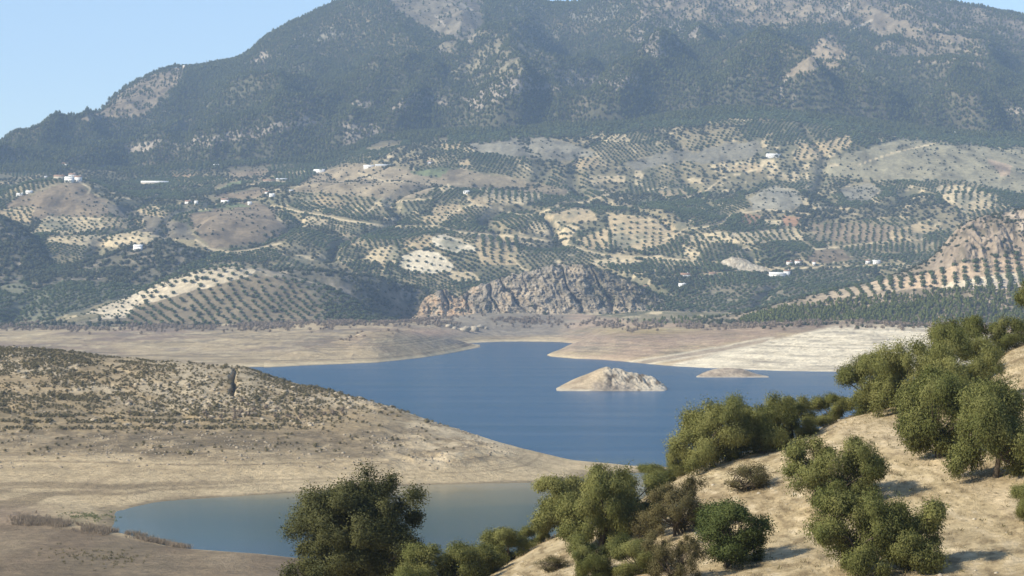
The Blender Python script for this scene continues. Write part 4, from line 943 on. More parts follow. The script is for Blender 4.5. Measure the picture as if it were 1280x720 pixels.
# scrub and holm oak on the uncultivated ground
def wild_scatter(s, step, dens, seed, kind, sc, spread=0.4, ymax=None):
    r = np.random.default_rng(seed); x0, x1 = xof(s.px0, s.D).min(), 0
    X = xof(s.PX, s.D); m = inframe(s.PX)
    x, y = grid(X[m].min(), X[m].max(), s.D.min(), s.D.max(), step, step, 0, 0.32, r)
    k = (y > s.D.min()) & (y < s.D.max()) & (x > X[m].min()) & (x < X[m].max())
    x, y, z, px, py = sheet_points(s, x[k], y[k]); k = inframe(px) & (r.random(len(x)) < dens(x, y, z, px, py))
    put(kind, np.stack([x, y, z], 1)[k], sc, spread)
def area_d(x, y, z, px, py):
    d = np.zeros(len(x)); n = fbm(x, y, 60, 3, 311)
    for a in AREAS:
        lum = float(np.mean(a[1])); k = 0.10 if lum < 0.2 else 0.16 if lum < 0.26 else 0.08
        if a[1] is meadow: k = 0.0
        d = np.where(inpoly(px, py, a[0]), np.clip(k*2.2+0.9*n, 0.02, 0.8), d)
    d = np.where(inpoly(px, py, AREAS[14][0]), np.clip(0.30+0.7*n, 0.05, .8), d); d = np.where(inpoly(px, py, AREAS[9][0]), np.clip(0.45+0.6*n, 0.1, .8), d)
    return d
wild_scatter(Cc, 8.5, area_d, 51, 'oak', 0.5, 0.5)
edge_d = lambda x, y, z, px, py: np.where((y > 2400) & free_land(px, py), np.clip(fbm(x, y, 130, 3, 301)*3-0.6, 0, 0.75), 0)
wild_scatter(Cc, 6.0, lambda x, y, z, px, py: np.where((y > 2480) & (y < 3400), 0.5*sstep(0.5, 0.9, gully(x, y)), 0), 72, 'oak', 0.85, 0.45)
wild_scatter(Cc, 6.5, edge_d, 52, 'oak', 0.9, 0.35)
wild_scatter(H0, 6.0, lambda x, y, z, px, py: np.clip(0.85+0.4*fbm(x, y, 50, 3, 61), 0, 1), 53, 'oak', 1.1, 0.3)
wild_scatter(H3, 6.0, lambda x, y, z, px, py: np.clip(0.62+1.0*fbm(x, y, 45, 3, 62), 0.1, 0.95), 54, 'oak', 1.0, 0.35)
wild_scatter(H2, 5.5, lambda x, y, z, px, py: np.clip(0.62+1.1*fbm(x, y, 40, 3, 63), 0.1, 0.95), 55, 'oak', 0.8, 0.4)
wild_scatter(CR, 5.0, lambda x, y, z, px, py: np.clip(0.14+1.1*fbm(x, y, 30, 3, 64)+0.65*sstep(690, 800, px)+0.3*(py < 345), 0.02, 0.92), 56, 'oak', 0.62, 0.4)
wild_scatter(Cc, 6.0, lambda x, y, z, px, py: np.where(inpoly(px, py, [(780,332),(870,334),(895,345),(880,362),(850,372),(800,350)]), np.clip(0.7+fbm(x, y, 40, 3, 68), 0.2, 0.95), 0), 70, 'oak', 0.85, 0.4)
wild_scatter(H1, 6.0, lambda x, y, z, px, py: np.where((py > 404) | (px > 405), np.clip(0.6+1.0*fbm(x, y, 30, 3, 65), 0.05, 0.9), 0.04), 57, 'oak', 0.75, 0.4)
def spur_d(x, y, z, px, py):
    ro = ((px > 1140) & (py < 330-0.15*(px-1150)))
    inf = np.zeros(len(x), bool)
    for f in RSF: inf |= inpoly(px, py, f[0])
    return np.where(inf, 0, np.where(ro, np.clip(0.42+1.1*fbm(x, y, 30, 3, 66), 0.05, 0.8), np.clip(0.45+fbm(x, y, 40, 3, 67), 0.1, 0.8)))
wild_scatter(SP, 5.5, spur_d, 58, 'oak', 0.6, 0.4)
PINEB = [(925,402),(960,388),(1010,381),(1070,374),(1130,368),(1200,362),(1250,360),(1320,356),(1320,410),(1180,412),(1080,408),(1000,407),(940,406)]
pb = scat(SP, PINEB, 4.6, 4.6, 20, 0.25, 441, lambda x, y, px, py, r: r.random(len(x)) < 0.9)
put('ypine', pb, 0.66, 0.28, 5)
put('ypine', scat(Cc, [(760,404),(850,398),(930,396),(1000,392),(1000,404),(900,406),(820,407)], 8, 8, 0, 0.3, 442, lambda x, y, px, py, r: r.random(len(x)) < 0.35), 0.5, 0.3, 5)
# leafless shrubs along the old high-water line
def hw_d(x, y, z, px, py):
    band = np.exp(-((py-(408-6*sstep(350, 480, px)*(1-sstep(700, 800, px))))/4.5)**2)
    return np.clip(band*(0.33+1.2*fbm(x, y, 60, 3, 71)), 0, 0.9)
wild_scatter(Cc, 5.0, hw_d, 59, 'bare', 0.95, 0.35)
wild_scatter(HR, 6.0, lambda x, y, z, px, py: np.clip(np.exp(-((py-407)/4.0)**2)*(0.35+1.2*fbm(x, y, 60, 3, 72)), 0, 0.8), 60, 'bare', 0.9, 0.35)
wild_scatter(HR, 5.0, lambda x, y, z, px, py: np.clip(np.exp(-((py-407)/3.0)**2)*(0.1+1.2*fbm(x, y, 50, 3, 74)), 0, 0.6), 62, 'oak', 0.5, 0.35)
wild_scatter(HL, 5.0, lambda x, y, z, px, py: np.clip((py < 428)*(px < 500)*(1.5*fbm(x, y, 60, 3, 73)-0.15), 0, 0.4), 61, 'bare', 0.6, 0.35)

# ---- peninsula scrub: patchy on the slope, set in lines on the two old terraces
def pen_d(x, y, z, px, py):
    n = fbm(x, y, 45, 4, 81); n2 = fbm(x, y, 12, 3, 82)
    d = np.clip(0.52+1.3*n+1.1*n2, 0.03, 0.92)*sstep(10.0, 12.5, z+1.2*n2)*(1-sstep(330, 560, px+140*n)*0.93)
    d *= 1-0.72*np.exp(-((px-262)/80)**2)*sstep(15, 18, z)*sstep(-0.3, 0.2, n2+0.2)
    zl = z+0.25*n+0.12*n2
    band = sstep(9.3, 9.9, zl)*(1-sstep(13.2, 15, zl))*(1-sstep(300, 420, px+120*n))
    d = np.maximum(d, band*(0.9*(np.cos(zl*2*math.pi/1.5) > 0.05)+0.07)*(n2 > -0.28))
    d = np.where(band > 0.6, band*(0.9*(np.cos(zl*2*math.pi/1.5) > 0.05)+0.10)*(n2 > -0.28), d)
    d = np.maximum(d, 0.10*sstep(5.6, 6.5, z)*(1-sstep(520, 660, px))*(n2 > 0.1))
    d *= np.where(y > 900, 0.5, 1)
    return d
wild_scatter(B, 1.08, pen_d, 63, 'scrub', 0.46, 0.75)
wild_scatter(B, 4.5, lambda x, y, z, px, py: 0.5*pen_d(x, y, z, px, py), 71, 'scrub', 1.0, 0.45)
wild_scatter(B, 3.0, lambda x, y, z, px, py: np.clip((0.2+1.3*fbm(x, y, 30, 3, 85))*sstep(11.5, 13, z)*(1-sstep(14.5, 17, z))*sstep(120, 200, px)*(1-sstep(400, 440, px)), 0, 0.6), 65, 'bare', 0.42, 0.35)

# ---- pine forest on the mountain
def forest_d(x, y, z, px, py):
    n = fbm(x, y*0.7, 90, 4, 91); n2 = fbm(x, y*0.6, 30, 3, 92); big = fbm(x, y*0.6, 330, 3, 95)
    d = np.clip(1.12+0.4*n+0.3*big, 0.6, 1.0)
    jx = px+6*n2+5*n; jy = py+4*n2+3*n
    for poly, col, k in BARE: d = np.where(inpoly(jx, jy, poly), np.clip(k*1.25+0.04+1.0*n*min(1, k*2.5), 0.0, 0.92), d)
    d *= 1-0.2*(1-sstep(15, 90, py+40*n))
    d *= py < np.interp(px, _fe[:, 0], _fe[:, 1])+2.5*n2+1
    return d
def forest():
    r = np.random.default_rng(66); s = Mt
    x, y = grid(-1800, 1500, 3560, 5150, 5.9, 6.3, 8, 0.3, r)
    x, y, z, px, py = sheet_points(s, x, y); k = inframe(px, 20) & (py > -12)
    x, y, z, px, py = x[k], y[k], z[k], px[k], py[k]
    k = r.random(len(x)) < forest_d(x, y, z, px, py)
    put('pine', np.stack([x, y, z], 1)[k], 0.95+0.2*fbm(x[k], y[k], 120, 2, 93), 0.3, 9, -6)
    k = (r.random(len(x)) < 0.10+0.3*np.clip(fbm(x, y, 60, 3, 94), 0, 1)) & (py < np.interp(px, _fe[:, 0], _fe[:, 1])-2)
    put('oak', np.stack([x, y, z], 1)[k]+(2.5, 2.5, 0), 0.6, 0.4, 3, -6)
forest()
wild_scatter(Cc, 6.2, lambda x, y, z, px, py: 0.9*(py < np.interp(px, _fe[:, 0], _fe[:, 1])+4+9*fbm(x, y, 70, 3, 96))*(y > 3200), 68, 'pine', 0.9, 0.3)
wild_scatter(Cc, 7.5, lambda x, y, z, px, py: 0.8*(py < np.interp(px, _fe[:, 0], _fe[:, 1])+13+9*fbm(x, y, 90, 3, 97))*(y > 3200)*(px > 560), 69, 'olive', 1.1, 0.2)
rk_ = np.random.default_rng(67); sp_ = []
for p_ in list(rk_.uniform(95, 240, 55))+list(rk_.uniform(240, 440, 130))+list(rk_.uniform(690, 730, 14))+list(rk_.uniform(1160, 1290, 45)):
    c_ = int(round((p_-Mt.px0)/Mt.dpx)); k_ = int(np.argmin(pyof(Mt.Z[:, c_], Mt.D[:, c_]))); d_ = Mt.D[k_, c_]-rk_.uniform(0, 18)
    sp_.append((xof(p_, d_), d_))
sp_ = np.array(sp_); x, y, z, px, py = sheet_points(Mt, sp_[:, 0], sp_[:, 1])
put('pine', np.stack([x, y, z], 1), rk_.uniform(0.7, 1.5, len(x)), 0.1, 9, -6)

PROTO = {
    'olive': [far_mesh('olive_tree', (21, 22, 29)[i], 5.6, 4.3, 0.14, 150, 1.0, M_folive) for i in range(3)],
    'pine': [far_mesh('pine_tree', 31+i, 6.0, 8.6, 0.22, 150, 1.35, M_pine, 'pine') for i in range(3)],
    'ypine': [far_mesh('young_pine', 35+i, 5.0, 8.4, 0.08, 150, 1.2, M_ypine, 'pine') for i in range(3)],
    'oak': [far_mesh('holm_oak', 41+i, 6.0, 4.6, 0.0, 150, 1.15, M_foak, trunk=False) for i in range(3)],
    'scrub': [far_mesh('shrub', 51+i, 1.9, 1.2, 0.0, 130, 0.30, M_scrub, trunk=False) for i in range(3)],
    'bare': [far_mesh('leafless_shrub', 61+i, 4.2, 3.4, 0.0, 130, 0.7, M_bare, trunk=False) for i in range(3)]}
SINGLES = {  # the ones that show largest stand as trees of their own
    'olive': (300, 'round olive tree in the planted rows of the ochre spur beyond the lake', 'olive tree', 'olive trees in rows on the ochre spur', SP, 'olive_grove'),
    'pine': (300, 'dark pine at the lower edge of the mountain forest', 'pine tree', 'pines along the lower forest edge of the mountain', Mt, 'pine_forest'),
    'ypine': (300, 'young green pine in the dense belt above the white marl bank', 'pine tree', 'young pines in the belt above the white bank', SP, 'young_pine_plantation'),
    'oak': (150, 'low dark evergreen bush on the scrubby hill left of the pale crag', 'bush', 'evergreen bushes on the scrubby hill', H2, 'evergreen_scrub'),
    'scrub': (300, 'low grey green shrub on the peninsula slope above the inlet', 'shrub', 'shrubs on the peninsula slope', B, 'low_scrub'),
    'bare': (100, 'bare pinkish grey shrub along the old waterline below the striped olive hill', 'shrub', 'leafless shrubs along the old waterline', Cc, 'leafless_thicket')}
for kind in PT:
    P = np.concatenate(PT[kind][0]); S = np.concatenate(PT[kind][1])
    nmax, lab, cat, grp, home, stuffname = SINGLES[kind]
    px = pxof(P[:, 0], P[:, 1]); hh = {'olive': 3, 'pine': 6, 'ypine': 5, 'oak': 3, 'scrub': 1, 'bare': 2.5}[kind]
    zz = lookup(home, px, P[:, 1]); vis = (np.abs(zz-P[:, 2]) < 0.6) & (px > 6) & (px < 1274) & (clearance(px, P[:, 1], pyof(P[:, 2]+hh*S, P[:, 1])) > 1.0)
    if kind == 'bare': vis &= px < 420
    if kind == 'olive':
        inf = np.zeros(len(px), bool); py = pyof(P[:, 2], P[:, 1])
        for f in RSF: inf |= inpoly(px, py, f[0])
        vis &= inf
    score = np.where(vis, P[:, 1]/S, 1e9); o = np.argsort(score)[:nmax]; o = o[score[o] < 1e8]
    solo = []
    for j, i in enumerate(o):
        q = link({'olive': 'olive_tree', 'pine': 'pine_tree', 'ypine': 'young_pine', 'oak': 'evergreen_bush', 'scrub': 'shrub', 'bare': 'leafless_shrub'}[kind], PROTO[kind][j % 3], None, tuple(P[i]), float(r0.uniform(0, 6.28)), float(S[i]))
        tag(q, lab, cat, grp); solo.append(q)
    rest = np.ones(len(P), bool); rest[o] = False
    instancer(stuffname, P[rest], S[rest], solo[:3], 70+len(kind))
    print(kind, len(P), len(o))

# ---- dry reeds on the bank, grass on the hillside (baked tufts, nobody could count them)
def tufts(name, P, hgt, nb, lean, width, mat, seed):
    r = np.random.default_rng(seed); n = len(P)*nb
    base = np.repeat(P, nb, 0)+np.concatenate([r.normal(0, 0.12*hgt+0.05, (n, 2)), np.zeros((n, 1))], 1)
    h = hgt*r.uniform(0.5, 1.2, n)
    d = np.stack([r.normal(0, lean, n), r.normal(0, lean, n), np.ones(n)], 1); d /= np.linalg.norm(d, axis=1, keepdims=True)
    V, Q = quads(base+d*h[:, None]*0.5, d, rdir(n, r), h, width)
    o = link(name, mesh_np(name, V, Q, mat, False, {'tone': np.repeat(np.clip(r.normal(0.5, 0.25, n), 0, 1), 4)})); tag(o, kind='stuff')
r = np.random.default_rng(77)
def along(s, pts, n, spread, dspread):
    t = r.uniform(0, len(pts)-1, n); i = t.astype(int); f = t-i; a = np.array(pts, float)
    px = a[i, 0]*(1-f)+a[i+1, 0]*f+r.normal(0, spread, n); D = a[i, 1]*(1-f)+a[i+1, 1]*f+r.normal(0, dspread, n)
    x, y, z, px, py = sheet_points(s, xof(px, D), D); return np.stack([x, y, z], 1)
rp = along(B, [(20, 487), (60, 484), (105, 472), (150, 464), (190, 455), (232, 441)], 1500, 5, 3.5); rp = rp[fbm(rp[:, 0], rp[:, 1], 14, 3, 78) > -0.15]
tufts('dry_reeds', rp, 1.2, 14, 0.3, 0.09, M_reed, 79)
gp = along(B, [(85, 503), (110, 496), (145, 500)], 200, 9, 5.0); gp = gp[fbm(gp[:, 0], gp[:, 1], 6, 3, 80) > -0.05]; tufts('sedge', gp, 0.5, 12, 0.6, 0.09, M_green, 80)
bp_ = along(B, [(60, 420), (130, 405), (165, 410)], 120, 14, 8); tufts('dead_weeds', bp_, 0.55, 10, 0.6, 0.1, M_dry, 82)
x, y = grid(-40, 60, 70, 165, 0.30, 0.30, 0, 0.4, r); k = (r.random(len(x)) < np.clip(0.25+1.1*fbm(x, y, 7, 4, 83), 0, 1)); x, y, z, px, py = sheet_points(A, x[k], y[k])
tufts('dry_grass', np.stack([x, y, z], 1), 0.18, 6, 0.8, 0.022, M_grass, 84)
x, y = grid(-40, 60, 72, 160, 1.1, 1.1, 0, 0.4, r); k = (r.random(len(x)) < np.clip(0.12+1.2*fbm(x, y, 10, 4, 85), 0, 0.8)); x, y, z, px, py = sheet_points(A, x[k], y[k])
tufts('dry_weeds', np.stack([x, y, z], 1), 0.26, 9, 0.7, 0.03, M_dry, 86)
# small stones lying on the slope
def rock_mesh(name, seed, mat, flat=0.7, seg=8):
    r = np.random.default_rng(seed); V = []; Q = []
    for i in range(seg-1):
        th = math.pi*(i+0.5)/(seg-1)
        for k in range(seg):
            ph = 2*math.pi*k/seg; d = np.array((math.sin(th)*math.cos(ph), math.sin(th)*math.sin(ph), math.cos(th)))
            V.append(d)
    V = np.array(V); V *= (1+0.45*perlin(V[:, 0]*1.3+seed, V[:, 1]*1.3+V[:, 2], seed)+0.25*perlin(V[:, 0]*3+V[:, 2]*2, V[:, 1]*3, seed+1)+r.normal(0, 0.05, len(V)))[:, None]; V[:, 2] *= flat
    for i in range(seg-2):
        for k in range(seg): Q.append((i*seg+k, (i+1)*seg+k, (i+1)*seg+(k+1) % seg, i*seg+(k+1) % seg))
    V = np.concatenate([V, [V[:seg].mean(0)*1.05, V[-seg:].mean(0)*1.05]]); nt_ = len(V)-2
    for k in range(0, seg, 2):
        Q.append((nt_, k, (k+1) % seg, (k+2) % seg)); a = (seg-2)*seg; Q.append((nt_+1, a+(k+2) % seg, a+(k+1) % seg, a+k))
    return V, np.array(Q)
def stones(name, P, sz, mat, seed):
    r = np.random.default_rng(seed); parts = []
    prot = [rock_mesh('s', seed+i, mat) for i in range(4)]
    for p in P:
        V, Q = prot[r.integers(4)]; a = r.uniform(0, 6.28); s = sz*min(r.lognormal(0, 0.4), 2.0)
        R = np.array(((math.cos(a), -math.sin(a), 0), (math.sin(a), math.cos(a), 0), (0, 0, 1))); parts.append((V@R.T*s+p, Q))
    V, Q = merge(parts); o = link(name, mesh_np(name, V, Q, mat)); tag(o, kind='stuff')
k = r.integers(0, len(gp), 5)
x, y = r.uniform(-15, 45, 900), r.uniform(80, 150, 900); k = fbm(x, y, 9, 3, 86) > 0.05; x, y, z, px, py = sheet_points(A, x[k], y[k]); stones('stones', np.stack([x, y, z], 1), 0.08, M_boulder, 87)
x, y = r.uniform(-250, 60, 5000), r.uniform(590, 760, 5000); k = fbm(x, y*0.5, 16, 3, 88) > 0.0; x, y, z, px, py = sheet_points(B, x[k], y[k]); kk = (z > 3)
stones('shore_stones', np.stack([x, y, z], 1)[kk], 0.32, plain_mat('weathered_stone', (0.36, 0.30, 0.22), (0.22, 0.18, 0.13), 0.5), 89)

x, y = r.uniform(-330, 40, 9000), r.uniform(650, 880, 9000); n_ = fbm(x, y, 70, 3, 44)+0.4*fbm(x, y, 14, 3, 99); x, y, z, px, py = sheet_points(B, x[n_ > 0.08], y[n_ > 0.08]); kk = (z > 11) & (r.random(len(z)) < 0.30+0.5*np.exp(-((px-270)/90)**2))
stones('outcrop_rocks', np.stack([x, y, z], 1)[kk], 0.62, plain_mat('outcrop_stone', (0.42, 0.35, 0.25), (0.27, 0.22, 0.155), 0.4), 90)
# ---- the trees and bushes of the foreground slope
OV = [tree_parts(500+i, *a) for i, a in enumerate([
    (5.0, 4.6, 0.0, 62, 72000, 0.135, 0.045, 0.62, 0.55, M_olive), (5.0, 4.6, 0.0, 70, 72000, 0.135, 0.045, 0.56, 0.8, M_olive), (4.2, 4.6, 0.0, 52, 64000, 0.135, 0.045, 0.60, 0.5, M_olive),
    (3.0, 4.2, 0.0, 40, 48000, 0.13, 0.043, 0.52, 0.9, M_olive), (5.6, 4.4, 0.0, 74, 76000, 0.135, 0.045, 0.60, 0.6, M_olive), (3.6, 4.6, 0.0, 38, 48000, 0.13, 0.043, 0.55, 0.7, M_olive)])]
OVS = [(5.0, 4.6), (5.0, 4.6), (4.2, 4.6), (3.0, 4.2), (5.6, 4.4), (3.6, 4.6)]
def plant(name, label, cat, parts, size, px, D, W, H, rz, sink=0.05, group=None):
    x = xof(px, D); z = float(lookup(A, np.array([px*1.0]), np.array([D*1.0]))[0])
    e = empty(name, (x, D, z-sink), rz, (W/size[0], W/size[0], H/size[1])); tag(e, label, cat, group)
    link('trunk', parts[0], e); link('crown', parts[1], e); return e
def dist_for(px, py):
    return float(at_pixel(A, px, py, 60)[1])
oakp = tree_parts(603, 9.2, 9.4, 0.08, 260, 200000, 0.13, 0.075, 0.78, 0.1, M_oak, 0.85, 0.03, 1, 0.84)
plant('holm_oak', 'large dark round holm oak standing in front of the inlet', 'tree', oakp, (9.2, 9.4), 449, 124, 9.9, 9.9, 0.4)
TREES = [ # label, column, row of the foot or None, distance, crown width, height, shape, turn
    ('low spreading olive tree at the foot of the big holm oak', 505, None, 108, 4.0, 3.9, 4, 0.3), ('yellowish olive tree right of the big holm oak, cut by the picture edge', 550, None, 112, 4.6, 4.0, 0, 2.0),
    ('small olive tree between the yellowish olive and the bare ridge foot', 592, None, 116, 3.2, 2.9, 2, 1.1), ('slender young olive tree at the lowest end of the bare ridge', 629, None, 120, 2.7, 3.0, 3, 4.0),
    ('tiny isolated olive bush on the ridge line against the inlet', 668, None, 124, 1.9, 2.0, 5, 0.9),
    ('drooping narrow olive tree at the left end of the ridge clump', 703, None, 122, 3.6, 4.6, 3, 3.0), ('tallest broad olive tree in the middle of the left ridge clump', 750, 684, 0, 4.9, 5.4, 1, 0.0),
    ('olive tree at the right end of the left ridge clump', 797, 655, 0, 3.7, 3.9, 5, 5.2), ('low olive shrub peeping over the ridge beside the peninsula tip', 832, None, 131, 3.2, 2.4, 2, 2.2),
    ('small olive bush at the bottom picture edge below the left ridge clump', 748, None, 101, 3.3, 2.7, 4, 1.9), ('second olive bush at the bottom edge, just left of the dry thicket', 798, None, 99, 2.6, 2.3, 2, 0.2),
    ('spindly little olive sapling at the left end of the lakeside row', 851, None, 131, 1.6, 3.1, 3, 1.0), ('big leftmost olive tree of the lakeside row, above the dry thicket', 893, None, 125, 5.0, 4.9, 0, 3.9),
    ('second olive tree of the lakeside row with dark shade beneath', 945, None, 127, 4.7, 4.3, 4, 5.5), ('third olive tree of the lakeside row, lower than its neighbours', 992, None, 131, 3.7, 3.5, 1, 2.6),
    ('small last olive tree at the right end of the lakeside row', 1036, None, 135, 2.9, 2.8, 5, 0.7), ('solitary broad olive tree in the middle of the bare slope', 1042, 634, 0, 5.2, 4.5, 1, 4.4),
    ('olive tree at the bottom edge casting shade on its right neighbour', 1070, None, 90, 4.3, 4.6, 0, 1.4), ('thin open olive tree with a long shadow at the bottom of the slope', 1140, 714, 0, 3.1, 4.1, 3, 5.0),
    ('leftmost dark olive tree of the upper right clump, over the water', 1088, None, 134, 3.7, 5.0, 2, 0.5), ('wide olive tree with bare stems in the upper right clump', 1136, None, 129, 5.3, 5.2, 4, 2.9),
    ('tall pointed olive tree rising above the upper right clump', 1186, None, 138, 3.8, 6.0, 5, 3.3), ('olive tree on the crest at the right, farthest up the slope', 1238, None, 149, 5.4, 4.2, 1, 1.2),
    ('big olive tree at the front of the upper right clump, left of another', 1174, 572, 0, 4.6, 6.1, 2, 3.6), ('biggest front olive tree of the upper right clump beside the right edge', 1244, 596, 0, 5.2, 6.0, 0, 5.9),
    ('olive tree between the two front trees and the crest', 1208, None, 124, 4.6, 5.0, 4, 4.9),
    ('olive twig cut off by the right picture edge below the clump', 1291, 655, 0, 2.0, 2.7, 2, 2.4), ('olive tree half hidden by the right picture edge above the crest', 1304, None, 158, 4.0, 6.0, 5, 0.6)]
for lab, px, py, D, W, H, v, rz in TREES:
    plant('olive_tree', lab, 'olive tree', OV[v], OVS[v], px, D or dist_for(px, py), W*1.07, H*1.06, rz, 0.25)
bushp = tree_parts(610, 3.8, 3.9, 0.0, 80, 46000, 0.10, 0.055, 0.50, 0.2, M_bush, 0.95, 0, 3)
plant('mastic_bush', 'dense dark green round bush on the bare slope beside the dry thicket', 'bush', bushp, (3.8, 3.9), 915, dist_for(915, 708), 4.0, 4.0, 1.0)
def dry_parts(seed, W, H, nleaf):
    t, c = tree_parts(seed, W, H, 0.0, 60, nleaf, 0.11, 0.035, 0.46, 0.0, M_dry, 0.9, 0.12, 5)
    return t, c
dp = dry_parts(620, 4.2, 3.4, 34000); dq = dry_parts(621, 2.4, 2.0, 9000)
plant('dry_thicket', 'brownish half leafless thicket between the lakeside row and the dark bush', 'thicket', dp, (4.2, 3.4), 850, dist_for(850, 668), 4.3, 3.6, 0)
plant('dry_thicket', 'small brown twiggy bush in front of the dark green bush, at bottom edge', 'thicket', dp, (4.2, 3.4), 842, 94, 2.8, 2.9, 2)
plant('dry_bush', 'thin grey brown bush under the second tree of the lakeside row', 'bush', dq, (2.4, 2.0), 937, dist_for(937, 612), 2.6, 1.8, 0)
plant('dry_bush', 'sparse dry bush left of the brown thicket beneath the ridge clump', 'bush', dq, (2.4, 2.0), 806, dist_for(806, 672), 2.0, 1.8, 4)
plant('dry_bush', 'low pale dry bush on the bare ridge foot at the bottom edge', 'bush', dq, (2.4, 2.0), 690, 108, 1.6, 0.9, 1)

# ---- limestone boulders at the head of the bay
for i, (px, py, w_, lab) in enumerate([(561, 409, 12, 'leftmost pale boulder on the grey flat at the head of the bay'), (568, 411, 9, 'small pale boulder second from the left at the head of the bay'), (581, 414, 17, 'slanting largest white boulder at the head of the bay'),
        (592, 413, 15, 'middle white boulder right of the slanting largest one'), (600, 410, 12, 'white boulder near the right end of the bay boulders'), (607, 411, 8, 'rightmost little pale boulder of the bay boulders')]):
    p = at_any(px, py); V, Q = rock_mesh('boulder', 700+i, M_boulder, 0.8, 10); s_ = w_*p[1]/F*0.42
    V = V*(s_, s_*0.8, s_*0.75); V[:, 0] += V[:, 2]*0.3
    tag(link('boulder', mesh_np('boulder', V, Q, M_boulder), None, (p[0], p[1], p[2]+s_*0.2), 0), lab, 'boulder', 'pale boulders at the head of the bay')

# ================================================================== buildings
def boxm(x0, x1, y0, y1, z0, z1):
    V = [(x, y, z) for z in (z0, z1) for y in (y0, y1) for x in (x0, x1)]
    return np.array(V, float), np.array([(0,2,3,1), (4,5,7,6), (0,1,5,4), (2,6,7,3), (0,4,6,2), (1,3,7,5)])
def house(px, py, wpx, hpx, label, wall='white', roof='tile', name='farmhouse', cat='house', rz=0.0, pitch=0.6, annex=False, s=None, deep=0.6):
    p = at_any(px, py) if s is None else at_pixel(s, px, py, 30)
    k = p[1]/F; L = wpx*k; H = hpx*k; W = max(4.5, min(9.0, L*deep)); rh = W*0.5*pitch
    e = empty(name, (p[0], p[1]+W*0.5, p[2]-0.2), rz); tag(e, label, cat)
    wm_ = M_white if wall == 'white' else M_cream; rm = {'tile': M_tile, 'sheet': M_sheet, 'white': M_white}[roof]
    x0, x1, y0, y1 = -L/2, L/2, -W/2, W/2
    V, Q = boxm(x0, x1, y0, y1, -2.5, H)
    g = [(x0, y0, H), (x0, 0, H+rh), (x0, y1, H), (x1, y0, H), (x1, 0, H+rh), (x1, y1, H)]
    parts = [(V, Q), (np.array(g, float), np.array([(0, 1, 2, 2), (3, 5, 4, 4)]))]
    if annex: parts.append(boxm(x1-L*0.38, x1-0.3, y0-2.2, y0-0.01, -2.5, H*0.8))
    V, Q = merge(parts); link('wall', mesh_np('wall', V, Q, wm_), e)
    o = 0.35; th = 0.18
    def slab(sgn):
        ye = sgn*(W/2+o); ze = H-o*pitch
        return (np.array([(x0-o, ye, ze), (x1+o, ye, ze), (x1+o, 0, H+rh), (x0-o, 0, H+rh), (x0-o, ye, ze+th), (x1+o, ye, ze+th), (x1+o, 0, H+rh+th), (x0-o, 0, H+rh+th)], float),
                np.array([(0,3,2,1), (4,5,6,7), (0,1,5,4), (1,2,6,5), (3,0,4,7)]))
    V, Q = merge([slab(-1), slab(1)]); ro = link('roof', mesh_np('roof', V, Q, rm), e)
    if name == 'farmhouse' and wpx >= 6:
        V, Q = boxm(L*0.22, L*0.22+0.8, 0.3, 1.1, H+rh*0.4, H+rh+1.1); link('chimney', mesh_np('chimney', V, Q, wm_), ro)
    V, Q = boxm(-0.6, 0.6, y0-0.06, y0-0.003, -0.2, min(2.2, H*0.75)); link('door', mesh_np('door', V, Q, M_wood), e)
    n = max(1, int(L/6))
    for i in range(n):
        for sg in (-1, 1):
            xw = sg*(1.6+ (L/2-2.4)*(i+0.5)/n)
            if abs(xw) < L/2-0.7:
                V, Q = boxm(xw-0.5, xw+0.5, y0-0.05, y0-0.003, min(1.1, H*0.35), min(2.3, H*0.8)); link('window', mesh_np('window', V, Q, M_glass), e)
    return e
house(81, 208, 8, 3.5, 'tiny white house just below the forest edge, above the hilltop hamlet', 'white', 'tile', annex=True)
house(74, 225, 14, 5, 'long cream stone house at the left end of the hilltop hamlet', 'cream', 'tile', deep=0.4)
house(86, 228, 11, 5.5, 'white house in the middle of the hilltop hamlet', 'white', 'white', annex=True)
house(97, 227, 9, 6, 'white house at the right end of the hilltop hamlet', 'white', 'tile')
house(90, 223, 9, 5, 'white house at the back of the hilltop hamlet', 'white', 'tile')
house(57, 223, 3.5, 2.2, 'lone tiny white shed left of the hilltop hamlet', 'white', 'sheet', 'shed', 'shed')
house(36, 242, 8, 2.6, 'right one of two low white houses on the slope at far left', 'white', 'white'); house(25, 245, 9, 2.4, 'left one of two low white houses on the slope at far left', 'white', 'white')
house(193, 231, 34, 3.2, 'long low pale stone barn below the forest at left', 'cream', 'white', 'barn', 'barn', 0.05, deep=0.2)
house(271, 209, 10, 2.2, 'bluish white sheet roofed shed against the forest edge', 'white', 'sheet', 'shed', 'shed', pitch=0.6)
house(336, 228, 15, 2.6, 'low cream barn beside the pale track in the meadow', 'cream', 'tile', 'barn', 'barn', deep=0.3); house(352, 226, 14, 2.2, 'grey roofed long barn right of the low cream barn', 'cream', 'sheet', 'barn', 'barn', deep=0.3)
house(399, 216, 14, 3.2, 'long white house on the left shoulder of the bare brown hill', 'white', 'white', rz=-0.25, deep=0.35)
house(235, 255, 8, 3.5, 'white cottage at the left end of the field edge row', 'white', 'tile'); house(245, 256, 4, 4.2, 'narrow white house next to the white cottage at field edge', 'white', 'white', 'farmhouse')
house(281, 254, 10, 4.6, 'square white farmhouse above the light green meadow', 'white', 'tile', annex=True)
house(312, 256, 5, 3, 'small white house on top of the brown gully hill', 'white', 'white')
house(334, 243, 6, 3.4, 'left white cottage of the pair above the brown gully hill', 'white', 'tile'); house(340, 246, 7, 3, 'right white cottage of the pair above the brown gully hill', 'white', 'white')
house(364, 240, 5, 2, 'small pale shed alone at the foot of the bare brown hill', 'cream', 'sheet', 'shed', 'shed')
